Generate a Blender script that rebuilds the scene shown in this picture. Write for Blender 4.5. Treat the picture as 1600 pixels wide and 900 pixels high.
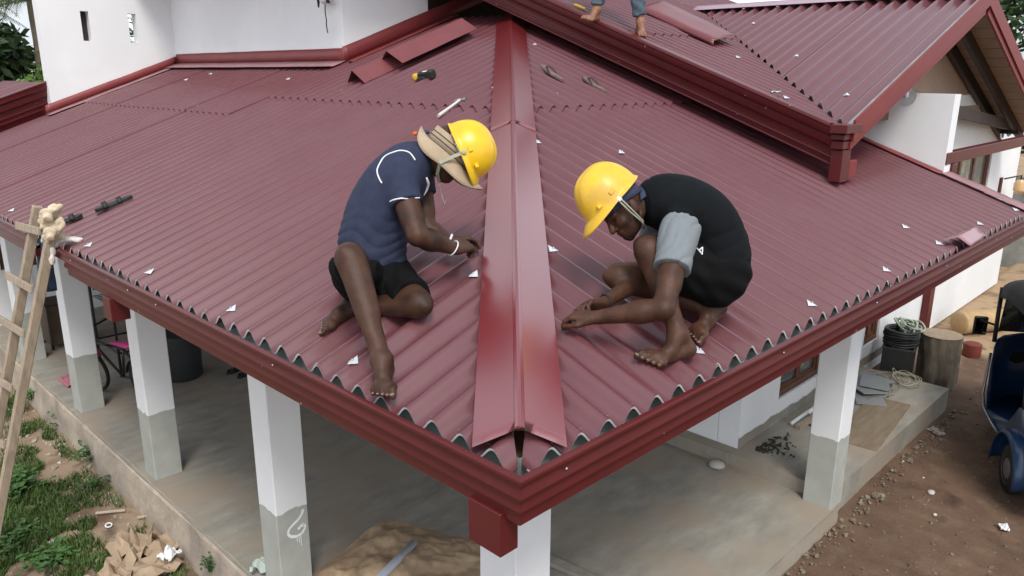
import bpy, bmesh, math, random
import numpy as np
from mathutils import Vector, Matrix, noise as mnoise

random.seed(7)
np.random.seed(7)
for o in list(bpy.data.objects):
    bpy.data.objects.remove(o)
SC = bpy.context.scene
COL = SC.collection

# ------------------------------------------------------------------ camera
cam = bpy.data.cameras.new('camera')
camo = bpy.data.objects.new('camera', cam)
COL.objects.link(camo)
cam.sensor_width = 36.0
cam.lens = 26.946
cam.clip_start = 0.05
cam.clip_end = 500.0
_r, _u, _b = (0.70223, -0.71193, 0.00481), (0.18687, 0.19083, 0.96367), (-0.68699, -0.67582, 0.26705)
_c = (-1.518, -1.455, 3.305)
camo.matrix_world = Matrix(((_r[0], _u[0], _b[0], _c[0]), (_r[1], _u[1], _b[1], _c[1]), (_r[2], _u[2], _b[2], _c[2]), (0, 0, 0, 1)))
SC.camera = camo

# ------------------------------------------------------------------ light
SUN_TO = Vector((0.36, 0.50, -0.80)).normalized()      # direction the light travels
elev = math.asin(-SUN_TO.z)
azim = math.atan2(-SUN_TO.x, -SUN_TO.y)                # clockwise from +Y, towards the sun
W = bpy.data.worlds.new('World')
SC.world = W
W.use_nodes = True
nt = W.node_tree
nt.nodes.clear()
sky = nt.nodes.new('ShaderNodeTexSky')
sky.sky_type = 'NISHITA'
sky.sun_disc = False
sky.sun_elevation = elev
sky.sun_rotation = azim
sky.air_density = 1.0
sky.dust_density = 3.5
sky.ozone_density = 1.0
hs = nt.nodes.new('ShaderNodeHueSaturation')
hs.inputs['Saturation'].default_value = 0.6
bg = nt.nodes.new('ShaderNodeBackground')
bg.inputs['Strength'].default_value = 0.13
wo = nt.nodes.new('ShaderNodeOutputWorld')
nt.links.new(sky.outputs[0], hs.inputs['Color'])
# thin broken cloud over the whole sky
wtc = nt.nodes.new('ShaderNodeTexCoord')
wmp = nt.nodes.new('ShaderNodeMapping')
wmp.inputs['Scale'].default_value = (1.0, 1.0, 1.6)
wnz = nt.nodes.new('ShaderNodeTexNoise')
wnz.inputs['Scale'].default_value = 2.3
wnz.inputs['Detail'].default_value = 6
wnz.inputs['Roughness'].default_value = 0.5
wmr = nt.nodes.new('ShaderNodeMapRange')
wmr.inputs['From Min'].default_value = 0.36
wmr.inputs['From Max'].default_value = 0.62
wmr.inputs['To Min'].default_value = 0.25
wmr.inputs['To Max'].default_value = 0.85
wmx = nt.nodes.new('ShaderNodeMixRGB')
wmx.inputs['Color2'].default_value = (8.4, 9.0, 9.8, 1)
nt.links.new(wtc.outputs['Generated'], wmp.inputs['Vector'])
nt.links.new(wmp.outputs[0], wnz.inputs['Vector'])
nt.links.new(wnz.outputs['Fac'], wmr.inputs['Value'])
# the haze thickens towards the horizon all round
wsp = nt.nodes.new('ShaderNodeSeparateXYZ')
nt.links.new(wtc.outputs['Generated'], wsp.inputs[0])
whz = nt.nodes.new('ShaderNodeMapRange')
whz.inputs['From Min'].default_value = 0.95
whz.inputs['From Max'].default_value = 0.25
whz.inputs['To Min'].default_value = 0.35
whz.inputs['To Max'].default_value = 1.25
nt.links.new(wsp.outputs['Z'], whz.inputs['Value'])
wml = nt.nodes.new('ShaderNodeMath')
wml.operation = 'MULTIPLY'
wml.use_clamp = True
nt.links.new(wmr.outputs[0], wml.inputs[0])
nt.links.new(whz.outputs[0], wml.inputs[1])
nt.links.new(wml.outputs[0], wmx.inputs['Fac'])
nt.links.new(hs.outputs[0], wmx.inputs['Color1'])
nt.links.new(wmx.outputs[0], bg.inputs['Color'])
nt.links.new(bg.outputs[0], wo.inputs['Surface'])
sun = bpy.data.lights.new('sun', 'SUN')
sun.energy = 1.7
sun.angle = math.radians(16)
sun.color = (1.0, 0.96, 0.90)
suno = bpy.data.objects.new('sun', sun)
COL.objects.link(suno)
suno.rotation_euler = SUN_TO.to_track_quat('-Z', 'Y').to_euler()
suno.location = (-6, -8, 14)
SC.view_settings.view_transform = 'Standard'
SC.view_settings.look = 'None'
SC.view_settings.exposure = 0.36
SC.view_settings.gamma = 1.0
SC.view_settings.use_curve_mapping = False
SC.render.engine = 'CYCLES'
SC.render.resolution_x = 1024
SC.render.resolution_y = 576

# ------------------------------------------------------------------ materials
MATS = {}


def mat(name, col, rough=0.6, var=0.12, scale=6.0, bump=0.0, bscale=60.0, metal=0.0, coat=0.0, spec=0.5,
        col2=None, mix_scale=None, stretch=(1, 1, 1), transmission=0.0, ior=1.45, alpha=1.0, rvar=0.0, sheen=0.0, coat_rough=0.15):
    """Principled material whose colour and relief come from noise in object space."""
    if name in MATS:
        return MATS[name]
    m = bpy.data.materials.new(name)
    MATS[name] = m
    m.use_nodes = True
    t = m.node_tree
    p = t.nodes['Principled BSDF']
    tc = t.nodes.new('ShaderNodeTexCoord')
    mp = t.nodes.new('ShaderNodeMapping')
    mp.inputs['Scale'].default_value = stretch
    t.links.new(tc.outputs['Object'], mp.inputs['Vector'])
    nz = t.nodes.new('ShaderNodeTexNoise')
    nz.inputs['Scale'].default_value = scale
    nz.inputs['Detail'].default_value = 8
    nz.inputs['Roughness'].default_value = 0.62
    t.links.new(mp.outputs[0], nz.inputs['Vector'])
    rp = t.nodes.new('ShaderNodeValToRGB')
    c = Vector(col[:3])
    a = c * (1 - var)
    b = c * (1 + var)
    rp.color_ramp.elements[0].position = 0.3
    rp.color_ramp.elements[1].position = 0.7
    rp.color_ramp.elements[0].color = (*a, 1)
    rp.color_ramp.elements[1].color = (*b, 1)
    t.links.new(nz.outputs['Fac'], rp.inputs['Fac'])
    out = rp.outputs[0]
    if col2 is not None:
        n2 = t.nodes.new('ShaderNodeTexNoise')
        n2.inputs['Scale'].default_value = mix_scale or scale * 0.3
        n2.inputs['Detail'].default_value = 6
        t.links.new(tc.outputs['Object'], n2.inputs['Vector'])
        r2 = t.nodes.new('ShaderNodeValToRGB')
        r2.color_ramp.elements[0].position = 0.45
        r2.color_ramp.elements[1].position = 0.62
        t.links.new(n2.outputs['Fac'], r2.inputs['Fac'])
        mx = t.nodes.new('ShaderNodeMixRGB')
        t.links.new(r2.outputs[0], mx.inputs['Fac'])
        t.links.new(out, mx.inputs['Color1'])
        mx.inputs['Color2'].default_value = (*col2, 1)
        out = mx.outputs[0]
    t.links.new(out, p.inputs['Base Color'])
    p.inputs['Roughness'].default_value = rough
    if rvar:
        mr = t.nodes.new('ShaderNodeMapRange')
        mr.inputs['To Min'].default_value = rough - rvar
        mr.inputs['To Max'].default_value = rough + rvar
        t.links.new(nz.outputs['Fac'], mr.inputs['Value'])
        t.links.new(mr.outputs[0], p.inputs['Roughness'])
    p.inputs['Metallic'].default_value = metal
    p.inputs['Coat Weight'].default_value = coat
    p.inputs['Coat Roughness'].default_value = coat_rough
    p.inputs['Specular IOR Level'].default_value = spec
    p.inputs['Transmission Weight'].default_value = transmission
    p.inputs['IOR'].default_value = ior
    p.inputs['Alpha'].default_value = alpha
    p.inputs['Sheen Weight'].default_value = sheen
    if bump:
        nb = t.nodes.new('ShaderNodeTexNoise')
        nb.inputs['Scale'].default_value = bscale
        nb.inputs['Detail'].default_value = 5
        t.links.new(mp.outputs[0], nb.inputs['Vector'])
        bp = t.nodes.new('ShaderNodeBump')
        bp.inputs['Strength'].default_value = min(1.0, bump)
        bp.inputs['Distance'].default_value = 0.01
        t.links.new(nb.outputs['Fac'], bp.inputs['Height'])
        t.links.new(bp.outputs[0], p.inputs['Normal'])
    return m


def column_material():
    """White emulsion with an unpainted cement foot below a brushed, uneven line."""
    m = mat('column_paint', (0.74, 0.76, 0.77), 0.7, 0.04, 3.0, 0.06, 40)
    t = m.node_tree
    p = t.nodes['Principled BSDF']
    src = p.inputs['Base Color'].links[0].from_socket
    g = t.nodes.new('ShaderNodeNewGeometry')
    sp = t.nodes.new('ShaderNodeSeparateXYZ')
    t.links.new(g.outputs['Position'], sp.inputs[0])
    nz = t.nodes.new('ShaderNodeTexNoise')
    nz.inputs['Scale'].default_value = 14
    t.links.new(g.outputs['Position'], nz.inputs['Vector'])
    ad = t.nodes.new('ShaderNodeMath')
    ad.operation = 'MULTIPLY_ADD'
    ad.inputs[1].default_value = 0.05
    t.links.new(nz.outputs['Fac'], ad.inputs[0])
    t.links.new(sp.outputs['Z'], ad.inputs[2])
    gt = t.nodes.new('ShaderNodeMath')
    gt.operation = 'GREATER_THAN'
    gt.inputs[1].default_value = 0.615
    t.links.new(ad.outputs[0], gt.inputs[0])
    n2 = t.nodes.new('ShaderNodeTexNoise')
    n2.inputs['Scale'].default_value = 7
    n2.inputs['Detail'].default_value = 8
    t.links.new(g.outputs['Position'], n2.inputs['Vector'])
    rp = t.nodes.new('ShaderNodeValToRGB')
    rp.color_ramp.elements[0].color = (0.29, 0.30, 0.275, 1)
    rp.color_ramp.elements[1].color = (0.46, 0.47, 0.43, 1)
    t.links.new(n2.outputs['Fac'], rp.inputs['Fac'])
    mx = t.nodes.new('ShaderNodeMixRGB')
    t.links.new(gt.outputs[0], mx.inputs['Fac'])
    t.links.new(rp.outputs[0], mx.inputs['Color1'])
    t.links.new(src, mx.inputs['Color2'])
    t.links.new(mx.outputs[0], p.inputs['Base Color'])
    return m


# ------------------------------------------------------------------ object helpers
def new_obj(name, data, parent=None, loc=None, rot=None):
    o = bpy.data.objects.new(name, data)
    COL.objects.link(o)
    if loc is not None:
        o.location = loc
    if rot is not None:
        if isinstance(rot, Matrix):
            o.rotation_euler = rot.to_euler()
        else:
            o.rotation_euler = rot
    if parent is not None:
        o.parent = parent
        mw = Matrix.Identity(4)
        q = parent
        chain = []
        while q is not None:
            chain.append(q)
            q = q.parent
        for q in reversed(chain):
            mw = mw @ q.matrix_parent_inverse @ q.matrix_basis
        o.matrix_parent_inverse = mw.inverted()
    return o


def tag(o, label=None, cat=None, group=None, kind=None):
    if label:
        o['label'] = label
    if cat:
        o['category'] = cat
    if group:
        o['group'] = group
    if kind:
        o['kind'] = kind
    return o


def thing(name, loc, label, cat, group=None, rotz=0.0):
    o = new_obj(name, None, loc=loc, rot=(0, 0, rotz))
    o.empty_display_size = 0.1
    return tag(o, label, cat, group)


def make_mesh(name, V, F, mats, midx=None, smooth=False):
    me = bpy.data.meshes.new(name)
    me.from_pydata([tuple(v) for v in V], [], [tuple(f) for f in F])
    if not isinstance(mats, (list, tuple)):
        mats = [mats]
    for m in mats:
        me.materials.append(m)
    if midx is not None:
        me.polygons.foreach_set('material_index', midx)
    if smooth is True:
        me.polygons.foreach_set('use_smooth', [True] * len(me.polygons))
    elif smooth:
        me.polygons.foreach_set('use_smooth', [True] * len(me.polygons))
        me.set_sharp_from_angle(angle=smooth)
    me.update()
    return me


class MB:
    """Collects faces for ONE mesh."""

    def __init__(s):
        s.V, s.F, s.I = [], [], []
        s.mi = 0

    def add(s, V, F):
        k = len(s.V)
        s.V += [tuple(v) for v in V]
        s.F += [tuple(i + k for i in f) for f in F]
        s.I += [s.mi] * len(F)
        return s

    def box(s, a, b, bev=0.0):
        x0, y0, z0 = (min(a[i], b[i]) for i in range(3))
        x1, y1, z1 = (max(a[i], b[i]) for i in range(3))
        c = Vector(((x0 + x1) / 2, (y0 + y1) / 2, (z0 + z1) / 2))
        return s.obox(c, (1, 0, 0), (0, 1, 0), (0, 0, 1), (x1 - x0) / 2, (y1 - y0) / 2, (z1 - z0) / 2, bev)

    def obox(s, c, ax, ay, az, hx, hy, hz, bev=0.0):
        c, ax, ay, az = Vector(c), Vector(ax).normalized(), Vector(ay).normalized(), Vector(az).normalized()
        if bev <= 0:
            V = [c + ax * (i * hx) + ay * (j * hy) + az * (k * hz) for k in (-1, 1) for j in (-1, 1) for i in (-1, 1)]
            F = [(0, 2, 3, 1), (4, 5, 7, 6), (0, 1, 5, 4), (2, 6, 7, 3), (0, 4, 6, 2), (1, 3, 7, 5)]
            return s.add(V, F)
        V = []
        idx = {}
        for i in (-1, 1):
            for j in (-1, 1):
                for k in (-1, 1):
                    for d in range(3):
                        e = [hx, hy, hz]
                        q = [e[n] - (0 if n == d else bev) for n in range(3)]
                        idx[(i, j, k, d)] = len(V)
                        V.append(c + ax * (i * q[0]) + ay * (j * q[1]) + az * (k * q[2]))
        F = []
        g = idx
        for t in (-1, 1):
            f = [g[(t, -1, -1, 0)], g[(t, 1, -1, 0)], g[(t, 1, 1, 0)], g[(t, -1, 1, 0)]]
            F.append(f if t > 0 else f[::-1])
            f = [g[(-1, t, -1, 1)], g[(-1, t, 1, 1)], g[(1, t, 1, 1)], g[(1, t, -1, 1)]]
            F.append(f if t > 0 else f[::-1])
            f = [g[(-1, -1, t, 2)], g[(1, -1, t, 2)], g[(1, 1, t, 2)], g[(-1, 1, t, 2)]]
            F.append(f if t > 0 else f[::-1])
        for i in (-1, 1):
            for j in (-1, 1):
                F.append([g[(i, j, -1, 0)], g[(i, j, 1, 0)], g[(i, j, 1, 1)], g[(i, j, -1, 1)]][::(1 if i * j < 0 else -1)])
                F.append([g[(i, -1, j, 0)], g[(i, 1, j, 0)], g[(i, 1, j, 2)], g[(i, -1, j, 2)]][::(1 if i * j > 0 else -1)])
                F.append([g[(-1, i, j, 1)], g[(1, i, j, 1)], g[(1, i, j, 2)], g[(-1, i, j, 2)]][::(1 if i * j < 0 else -1)])
                for k in (-1, 1):
                    F.append([g[(i, j, k, 0)], g[(i, j, k, 1)], g[(i, j, k, 2)]][::(1 if i * j * k > 0 else -1)])
        return s.add(V, F)

    def bar(s, a, b, w, h, up=(0, 0, 1), bev=0.0):
        a, b = Vector(a), Vector(b)
        d = (b - a)
        L = d.length
        d.normalize()
        up = Vector(up)
        sd = d.cross(up)
        if sd.length < 1e-5:
            sd = d.cross(Vector((1, 0, 0)))
        sd.normalize()
        u2 = sd.cross(d)
        return s.obox((a + b) / 2, d, sd, u2, L / 2, w / 2, h / 2, bev)

    def tube(s, P, R, n=8, closed=False, caps=True):
        P = [Vector(p) for p in P]
        if not isinstance(R, (list, tuple)):
            R = [R] * len(P)
        m = len(P)
        rings = []
        prev = None
        V = []
        for i in range(m):
            if closed:
                t = P[(i + 1) % m] - P[i - 1]
            else:
                t = P[min(i + 1, m - 1)] - P[max(i - 1, 0)]
            if t.length < 1e-9:
                t = Vector((0, 0, 1))
            t.normalize()
            if prev is None:
                a = t.orthogonal().normalized()
            else:
                a = prev - t * prev.dot(t)
                if a.length < 1e-6:
                    a = t.orthogonal()
                a.normalize()
            prev = a
            b = t.cross(a)
            for k in range(n):
                an = 2 * math.pi * k / n
                V.append(P[i] + (a * math.cos(an) + b * math.sin(an)) * R[i])
        F = []
        for i in range(m if closed else m - 1):
            j = (i + 1) % m
            for k in range(n):
                l = (k + 1) % n
                F.append((i * n + k, i * n + l, j * n + l, j * n + k))
        if caps and not closed:
            F.append(tuple(range(n))[::-1])
            F.append(tuple((m - 1) * n + k for k in range(n)))
        return s.add(V, F)

    def lathe(s, c, ax, prof, n=20, cap=True):
        """prof: (radius, height along ax) pairs."""
        c, ax = Vector(c), Vector(ax).normalized()
        a = ax.orthogonal().normalized()
        b = ax.cross(a)
        V = []
        for (r, h) in prof:
            for k in range(n):
                an = 2 * math.pi * k / n
                V.append(c + ax * h + (a * math.cos(an) + b * math.sin(an)) * r)
        F = []
        for i in range(len(prof) - 1):
            for k in range(n):
                l = (k + 1) % n
                F.append((i * n + k, i * n + l, (i + 1) * n + l, (i + 1) * n + k))
        if cap:
            F.append(tuple(range(n))[::-1])
            F.append(tuple((len(prof) - 1) * n + k for k in range(n)))
        return s.add(V, F)

    def grid(s, fn, nu, nv, closed_u=False):
        V = [fn(i / nu, j / nv) for j in range(nv + 1) for i in range(nu + (0 if closed_u else 1))]
        w = nu if closed_u else nu + 1
        F = []
        for j in range(nv):
            for i in range(nu):
                k = (i + 1) % w if closed_u else i + 1
                F.append((j * w + i, j * w + k, (j + 1) * w + k, (j + 1) * w + i))
        return s.add(V, F)

    def mesh(s, name, mats, smooth=False):
        return make_mesh(name, s.V, s.F, mats, s.I, smooth)

    def build(s, name, mats, parent=None, smooth=False, loc=None, rot=None):
        return new_obj(name, s.mesh(name, mats, smooth), parent, loc, rot)


def solidify(o, t, offset=-1.0):
    md = o.modifiers.new('thickness', 'SOLIDIFY')
    md.thickness = t
    md.offset = offset
    return o


def prism_profile(prof, p0, p1, mi_of=None):
    """Extrude an open profile given as 3-D points at both ends."""
    V = [tuple(q) for q in p0] + [tuple(q) for q in p1]
    n = len(prof)
    F = [(i, i + 1, n + i + 1, n + i) for i in range(n - 1)]
    return V, F


def wall_plate(us, zs, holes, P, thick):
    """Wall of quads on lines us x zs, leaving out cells in holes; P(u, z, w) gives a point, w = 0 front, thick = back."""
    V, F, ix = [], [], {}

    def v(i, j, w):
        k = (i, j, w)
        if k not in ix:
            ix[k] = len(V)
            V.append(P(us[i], zs[j], w * thick))
        return ix[k]
    nu, nz = len(us) - 1, len(zs) - 1
    solid = lambda i, j: 0 <= i < nu and 0 <= j < nz and (i, j) not in holes
    for i in range(nu):
        for j in range(nz):
            if not solid(i, j):
                continue
            F.append((v(i, j, 0), v(i + 1, j, 0), v(i + 1, j + 1, 0), v(i, j + 1, 0)))
            F.append((v(i, j, 1), v(i, j + 1, 1), v(i + 1, j + 1, 1), v(i + 1, j, 1)))
            for (di, dj, a, b) in ((-1, 0, (i, j), (i, j + 1)), (1, 0, (i + 1, j + 1), (i + 1, j)), (0, -1, (i + 1, j), (i, j)), (0, 1, (i, j + 1), (i + 1, j + 1))):
                if not solid(i + di, j + dj):
                    F.append((v(*a, 0), v(*b, 0), v(*b, 1), v(*a, 1)))
    return V, F

# ================================================================== SETTING: ground
ZE, T, PIT = 2.175, 0.365, 0.146            # eave crest height, roof slope, corrugation pitch
PI = math.pi


def vn(x, y, z=0.0):
    return mnoise.noise(Vector((x, y, z)))


def gz(x, y):
    t = min(1, max(0, (y - x - 0.2) / 1.6 + 0.5))
    t = t * t * (3 - 2 * t)
    base = -0.13 * (1 - t) - 0.345 * t
    if x > 7.0 and y < 1.6:
        base += min(0.10, (x - 7.0) * 0.05)
    d = max(abs(x), abs(y))
    a = 0.035 if d < 20 else 0.15
    return base + a * vn(x * 1.1, y * 1.1) + 0.012 * vn(x * 5, y * 5, 3) + 0.006 * vn(x * 14, y * 14, 5)


def ground_material():
    m = mat('ground_earth', (0.125, 0.076, 0.048), 0.92, 0.25, 3.0, 0.5, 45)
    t = m.node_tree
    p = t.nodes['Principled BSDF']
    src = p.inputs['Base Color'].links[0].from_socket
    g = t.nodes.new('ShaderNodeNewGeometry')
    sp = t.nodes.new('ShaderNodeSeparateXYZ')
    t.links.new(g.outputs['Position'], sp.inputs[0])

    def blob(scale, lo, hi, col, base, extra=None):
        n = t.nodes.new('ShaderNodeTexNoise')
        n.inputs['Scale'].default_value = scale
        n.inputs['Detail'].default_value = 9
        t.links.new(g.outputs['Position'], n.inputs['Vector'])
        val = n.outputs['Fac']
        if extra is not None:
            ad = t.nodes.new('ShaderNodeMath')
            ad.operation = 'ADD'
            t.links.new(val, ad.inputs[0])
            t.links.new(extra, ad.inputs[1])
            val = ad.outputs[0]
        mr = t.nodes.new('ShaderNodeMapRange')
        mr.inputs['From Min'].default_value = lo
        mr.inputs['From Max'].default_value = hi
        t.links.new(val, mr.inputs['Value'])
        mx = t.nodes.new('ShaderNodeMixRGB')
        t.links.new(mr.outputs[0], mx.inputs['Fac'])
        t.links.new(base, mx.inputs['Color1'])
        mx.inputs['Color2'].default_value = (*col, 1)
        return mx.outputs[0]
    # pale building sand on the left and far right, from position
    s1 = t.nodes.new('ShaderNodeMath')
    s1.operation = 'SUBTRACT'
    t.links.new(sp.outputs['Y'], s1.inputs[0])
    t.links.new(sp.outputs['X'], s1.inputs[1])
    m1 = t.nodes.new('ShaderNodeMapRange')
    m1.inputs['From Min'].default_value = 1.0
    m1.inputs['From Max'].default_value = 4.0
    m1.inputs['To Min'].default_value = -0.6
    m1.inputs['To Max'].default_value = 0.1
    t.links.new(s1.outputs[0], m1.inputs['Value'])
    c = blob(2.2, 0.42, 0.62, (0.30, 0.225, 0.155), src, m1.outputs[0])
    m2 = t.nodes.new('ShaderNodeMapRange')
    m2.inputs['From Min'].default_value = 6.5
    m2.inputs['From Max'].default_value = 9.5
    m2.inputs['To Min'].default_value = -0.7
    m2.inputs['To Max'].default_value = 0.12
    t.links.new(sp.outputs['X'], m2.inputs['Value'])
    c = blob(1.5, 0.4, 0.6, (0.36, 0.25, 0.15), c, m2.outputs[0])
    c = blob(5, 0.52, 0.85, (0.19, 0.128, 0.088), c)
    c = blob(24, 0.68, 0.76, (0.27, 0.22, 0.17), c)
    c = blob(3.1, 0.58, 0.75, (0.06, 0.035, 0.024), c)
    t.links.new(c, p.inputs['Base Color'])
    return m


def axis_lines(lo, hi, step, far):
    a = list(np.arange(lo, hi + 1e-6, step))
    x = hi
    s = step
    while x < far:
        s *= 1.35
        x += s
        a.append(x)
    x = lo
    s = step
    b = []
    while x > -far:
        s *= 1.35
        x -= s
        b.append(x)
    return b[::-1] + a


gx = axis_lines(-3.0, 10.0, 0.085, 160)
gy = axis_lines(-3.0, 9.0, 0.085, 160)
V = [(x, y, gz(x, y)) for y in gy for x in gx]
n = len(gx)
F = [(j * n + i, j * n + i + 1, (j + 1) * n + i + 1, (j + 1) * n + i) for j in range(len(gy) - 1) for i in range(n - 1)]
ground = new_obj('ground', make_mesh('ground', V, F, ground_material(), smooth=True))
tag(ground, 'bare earth yard around the house, brown on the right and sandy on the left', kind='structure')

# ------------------------------------------------------------------ materials of the house
M_SHEET = mat('roof_sheet_paint', (0.122, 0.0385, 0.046), 0.40, 0.06, 5.0, 0.05, 90, rvar=0.05, col2=(0.128, 0.044, 0.052), mix_scale=2.0, coat=0.6, coat_rough=0.15)
M_FIBRE = mat('fibre_cement_edge', (0.72, 0.71, 0.69), 0.9, 0.12, 30)
M_CAP = mat('ridge_cap_steel', (0.170, 0.013, 0.017), 0.30, 0.05, 3, coat=1.0, coat_rough=0.26, spec=0.7)
M_CAP.node_tree.nodes['Principled BSDF'].inputs['Coat IOR'].default_value = 2.0
M_GUT = mat('gutter_paint', (0.090, 0.0108, 0.0118), 0.36, 0.12, 4, 0.03, 50, spec=0.45)
M_GIN = mat('gutter_inside', (0.22, 0.26, 0.25), 0.6, 0.25, 6)
M_RED = mat('fascia_paint', (0.185, 0.020, 0.019), 0.5, 0.10, 5, 0.04, 40)
M_WALL = mat('white_wall_paint', (0.80, 0.82, 0.83), 0.75, 0.05, 1.5, 0.12, 22, col2=(0.76, 0.78, 0.79), mix_scale=0.9)
M_CONC = mat('porch_concrete', (0.275, 0.260, 0.222), 0.85, 0.24, 3.0, 0.3, 50, col2=(0.30, 0.252, 0.195), mix_scale=1.3, stretch=(1, 2.2, 1))
M_PLIN = mat('plinth_render', (0.40, 0.335, 0.265), 0.92, 0.25, 6, 0.8, 28, col2=(0.26, 0.22, 0.18), mix_scale=3)
M_DARK = mat('dark_timber_and_shade', (0.035, 0.021, 0.017), 0.55, 0.2, 9, 0.1, 40)  # dark timber; also colours the panels that stand for shade
M_WOODB = mat('brown_window_timber', (0.12, 0.045, 0.024), 0.45, 0.2, 9, 0.1, 60, stretch=(1, 1, 6))
M_PLANK = mat('ceiling_plank', (0.30, 0.20, 0.145), 0.6, 0.2, 5, 0.1, 40, stretch=(6, 1, 6))
M_GLASS = mat('window_glass', (0.02, 0.025, 0.025), 0.06, 0.0, 4, spec=0.8)
M_CURT = mat('curtain_cloth', (0.55, 0.50, 0.36), 0.9, 0.1, 8)
M_COL = column_material()
M_ZINC = mat('zinc_plate', (0.62, 0.68, 0.72), 0.42, 0.15, 40, metal=0.35)
M_SCREW = mat('screw_steel', (0.55, 0.55, 0.56), 0.3, 0.1, 40, metal=0.9)
M_TIMB = mat('roof_timber', (0.16, 0.10, 0.06), 0.8, 0.2, 9)

# flecks of lime and scratches on the gutter
gm = M_GUT.node_tree
_p = gm.nodes['Principled BSDF']
_src = _p.inputs['Base Color'].links[0].from_socket
_tc = gm.nodes.new('ShaderNodeTexCoord')
_mp = gm.nodes.new('ShaderNodeMapping')
_mp.inputs['Scale'].default_value = (1, 1, 0.45)
gm.links.new(_tc.outputs['Object'], _mp.inputs['Vector'])
_vo = gm.nodes.new('ShaderNodeTexVoronoi')
_vo.inputs['Scale'].default_value = 11
gm.links.new(_mp.outputs[0], _vo.inputs['Vector'])
_cm = gm.nodes.new('ShaderNodeMath')
_cm.operation = 'LESS_THAN'
_cm.inputs[1].default_value = 0.045
gm.links.new(_vo.outputs['Distance'], _cm.inputs[0])
_mx = gm.nodes.new('ShaderNodeMixRGB')
gm.links.new(_cm.outputs[0], _mx.inputs['Fac'])
gm.links.new(_src, _mx.inputs['Color1'])
_mx.inputs['Color2'].default_value = (0.42, 0.33, 0.30, 1)
gm.links.new(_mx.outputs[0], _p.inputs['Base Color'])

# ================================================================== SETTING: porch floor, plinth, walkway
mb = MB()
mb.box((0.45, 0.50, -0.55), (4.18, 10.42, 0.0))
porch = mb.build('porch_floor', M_CONC)
tag(porch, 'grey screeded concrete floor of the porch', kind='structure')
mb = MB()
mb.grid(lambda s, t: (0.446 - 0.012 - (1 - t) * 0.07 + 0.018 * vn(s * 30, t * 3, 1) + 0.008 * vn(s * 110, t * 9, 4),
                      0.492 + s * 9.92, -0.62 + t * (0.598 + 0.008 * vn(s * 40, 0.5, 9))), 260, 10)
mb.grid(lambda s, t: (0.446 - 0.012 + 0.018 * vn(s * 30, 3, 1) + 0.008 * vn(s * 110, 9, 4) + t * 0.035,
                      0.492 + s * 9.92, -0.022 + t * 0.024 + 0.008 * vn(s * 40, 0.5, 9) * (1 - t)), 260, 1)
pl_ = mb.build('plinth', M_PLIN, smooth=True)
tag(pl_, 'rough stained plinth along the left edge of the porch floor', kind='structure')
mb = MB()
mb.grid(lambda s, t: (0.452 + s * 3.74, 0.497 - (1 - t) * 0.03 + 0.010 * vn(s * 16, t * 3, 21), -0.4 + t * 0.397), 90, 5)
tag(mb.build('plinth', M_CONC, smooth=True), 'low concrete edge of the porch floor beside the brown yard', kind='structure')
mb = MB()
mb.box((4.18, 0.54, -0.4), (7.15, 1.46, 0.12))
mb.box((4.155, 1.46, -0.4), (4.31, 6.0, 0.12))
walk = mb.build('walkway', M_CONC)
tag(walk, 'raised concrete walkway along the right wall of the house', kind='structure')

# ================================================================== HOUSE
house = thing('house', (2.5, 2.5, 0), 'white house with maroon corrugated hip roof, red gutters and square porch columns', 'house')

# ---- walls
wx = lambda y0: (lambda u, z, w: (u, y0 + w, z))
wy = lambda x0: (lambda u, z, w: (x0 + w, u, z))


def wall(us, zs, holes, P, th, name='wall', m=None):
    V, F = wall_plate(us, zs, holes, P, th)
    return new_obj(name, make_mesh(name, V, F, m or M_WALL), house)


wall([1.68, 2.195, 2.30, 2.81, 2.92, 3.43], [2.2, 3.735, 4.12, 6.5], {(1, 1), (3, 1)}, wx(10.42), 0.16)
wall([-1.2, 0.78, 1.22, 3.43], [-0.1, 0.75, 1.75, 2.3], {(1, 1)}, wx(10.44), 0.16)
wall([6.2, 10.42], [0, 6.5], set(), wy(3.43), 0.2)
wall([3.43, 4.62], [0.0, 6.5], set(), wx(6.0), 0.2)
wall([4.62, 10.0], [0.0, 6.5], set(), wx(6.03), 0.1, 'attic_shade_panel', M_DARK)  # added dark panel: shade of the void under the upper roof put into colour
W1, W2, W3 = (5.04, 5.96, 0.36, 1.72), (7.10, 7.55, 0.36, 1.72), (9.25, 11.3, 0.95, 2.42)
wall([4.30, W1[0], W1[1], 6.46, W2[0], W2[1], W3[0], W3[1], 13.0], [0.0, 0.36, 0.95, 1.72, 2.42, 2.50, 3.1],
     {(1, 1), (1, 2), (4, 1), (4, 2), (6, 2), (6, 3), (0, 5), (1, 5), (2, 5)}, wx(1.45), 0.2)
wall([1.655, 6.0], [0.0, 2.62], set(), wy(4.30), 0.2)
wall([0.72, 4.0], [2.15, 3.16], set(), wy(6.43), 0.18)
# gable end above the window wall
mb = MB()
g_ = [(6.62, 3.10), (11.2, 3.10), (11.2, 2.62 + 0.12), (10.6, 2.86), (7.63, 3.99), (6.62, 3.60)]
g_ = [(6.62, 3.102), (9.95, 3.102), (7.63, 3.985), (6.62, 3.60)]
mb.add([(x, 1.452, z) for (x, z) in g_] + [(x, 1.60, z) for (x, z) in g_], [(0, 1, 2, 3), (7, 6, 5, 4), (0, 4, 5, 1), (1, 5, 6, 2), (2, 6, 7, 3), (3, 7, 4, 0)])
mb.build('gable_boarding', M_PLANK, house)
mb = MB()
mb.bar((6.62, 1.25, 3.12), (11.2, 1.25, 2.66), 0.07, 0.13)
mb.build('rafter', M_DARK, house)
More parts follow.
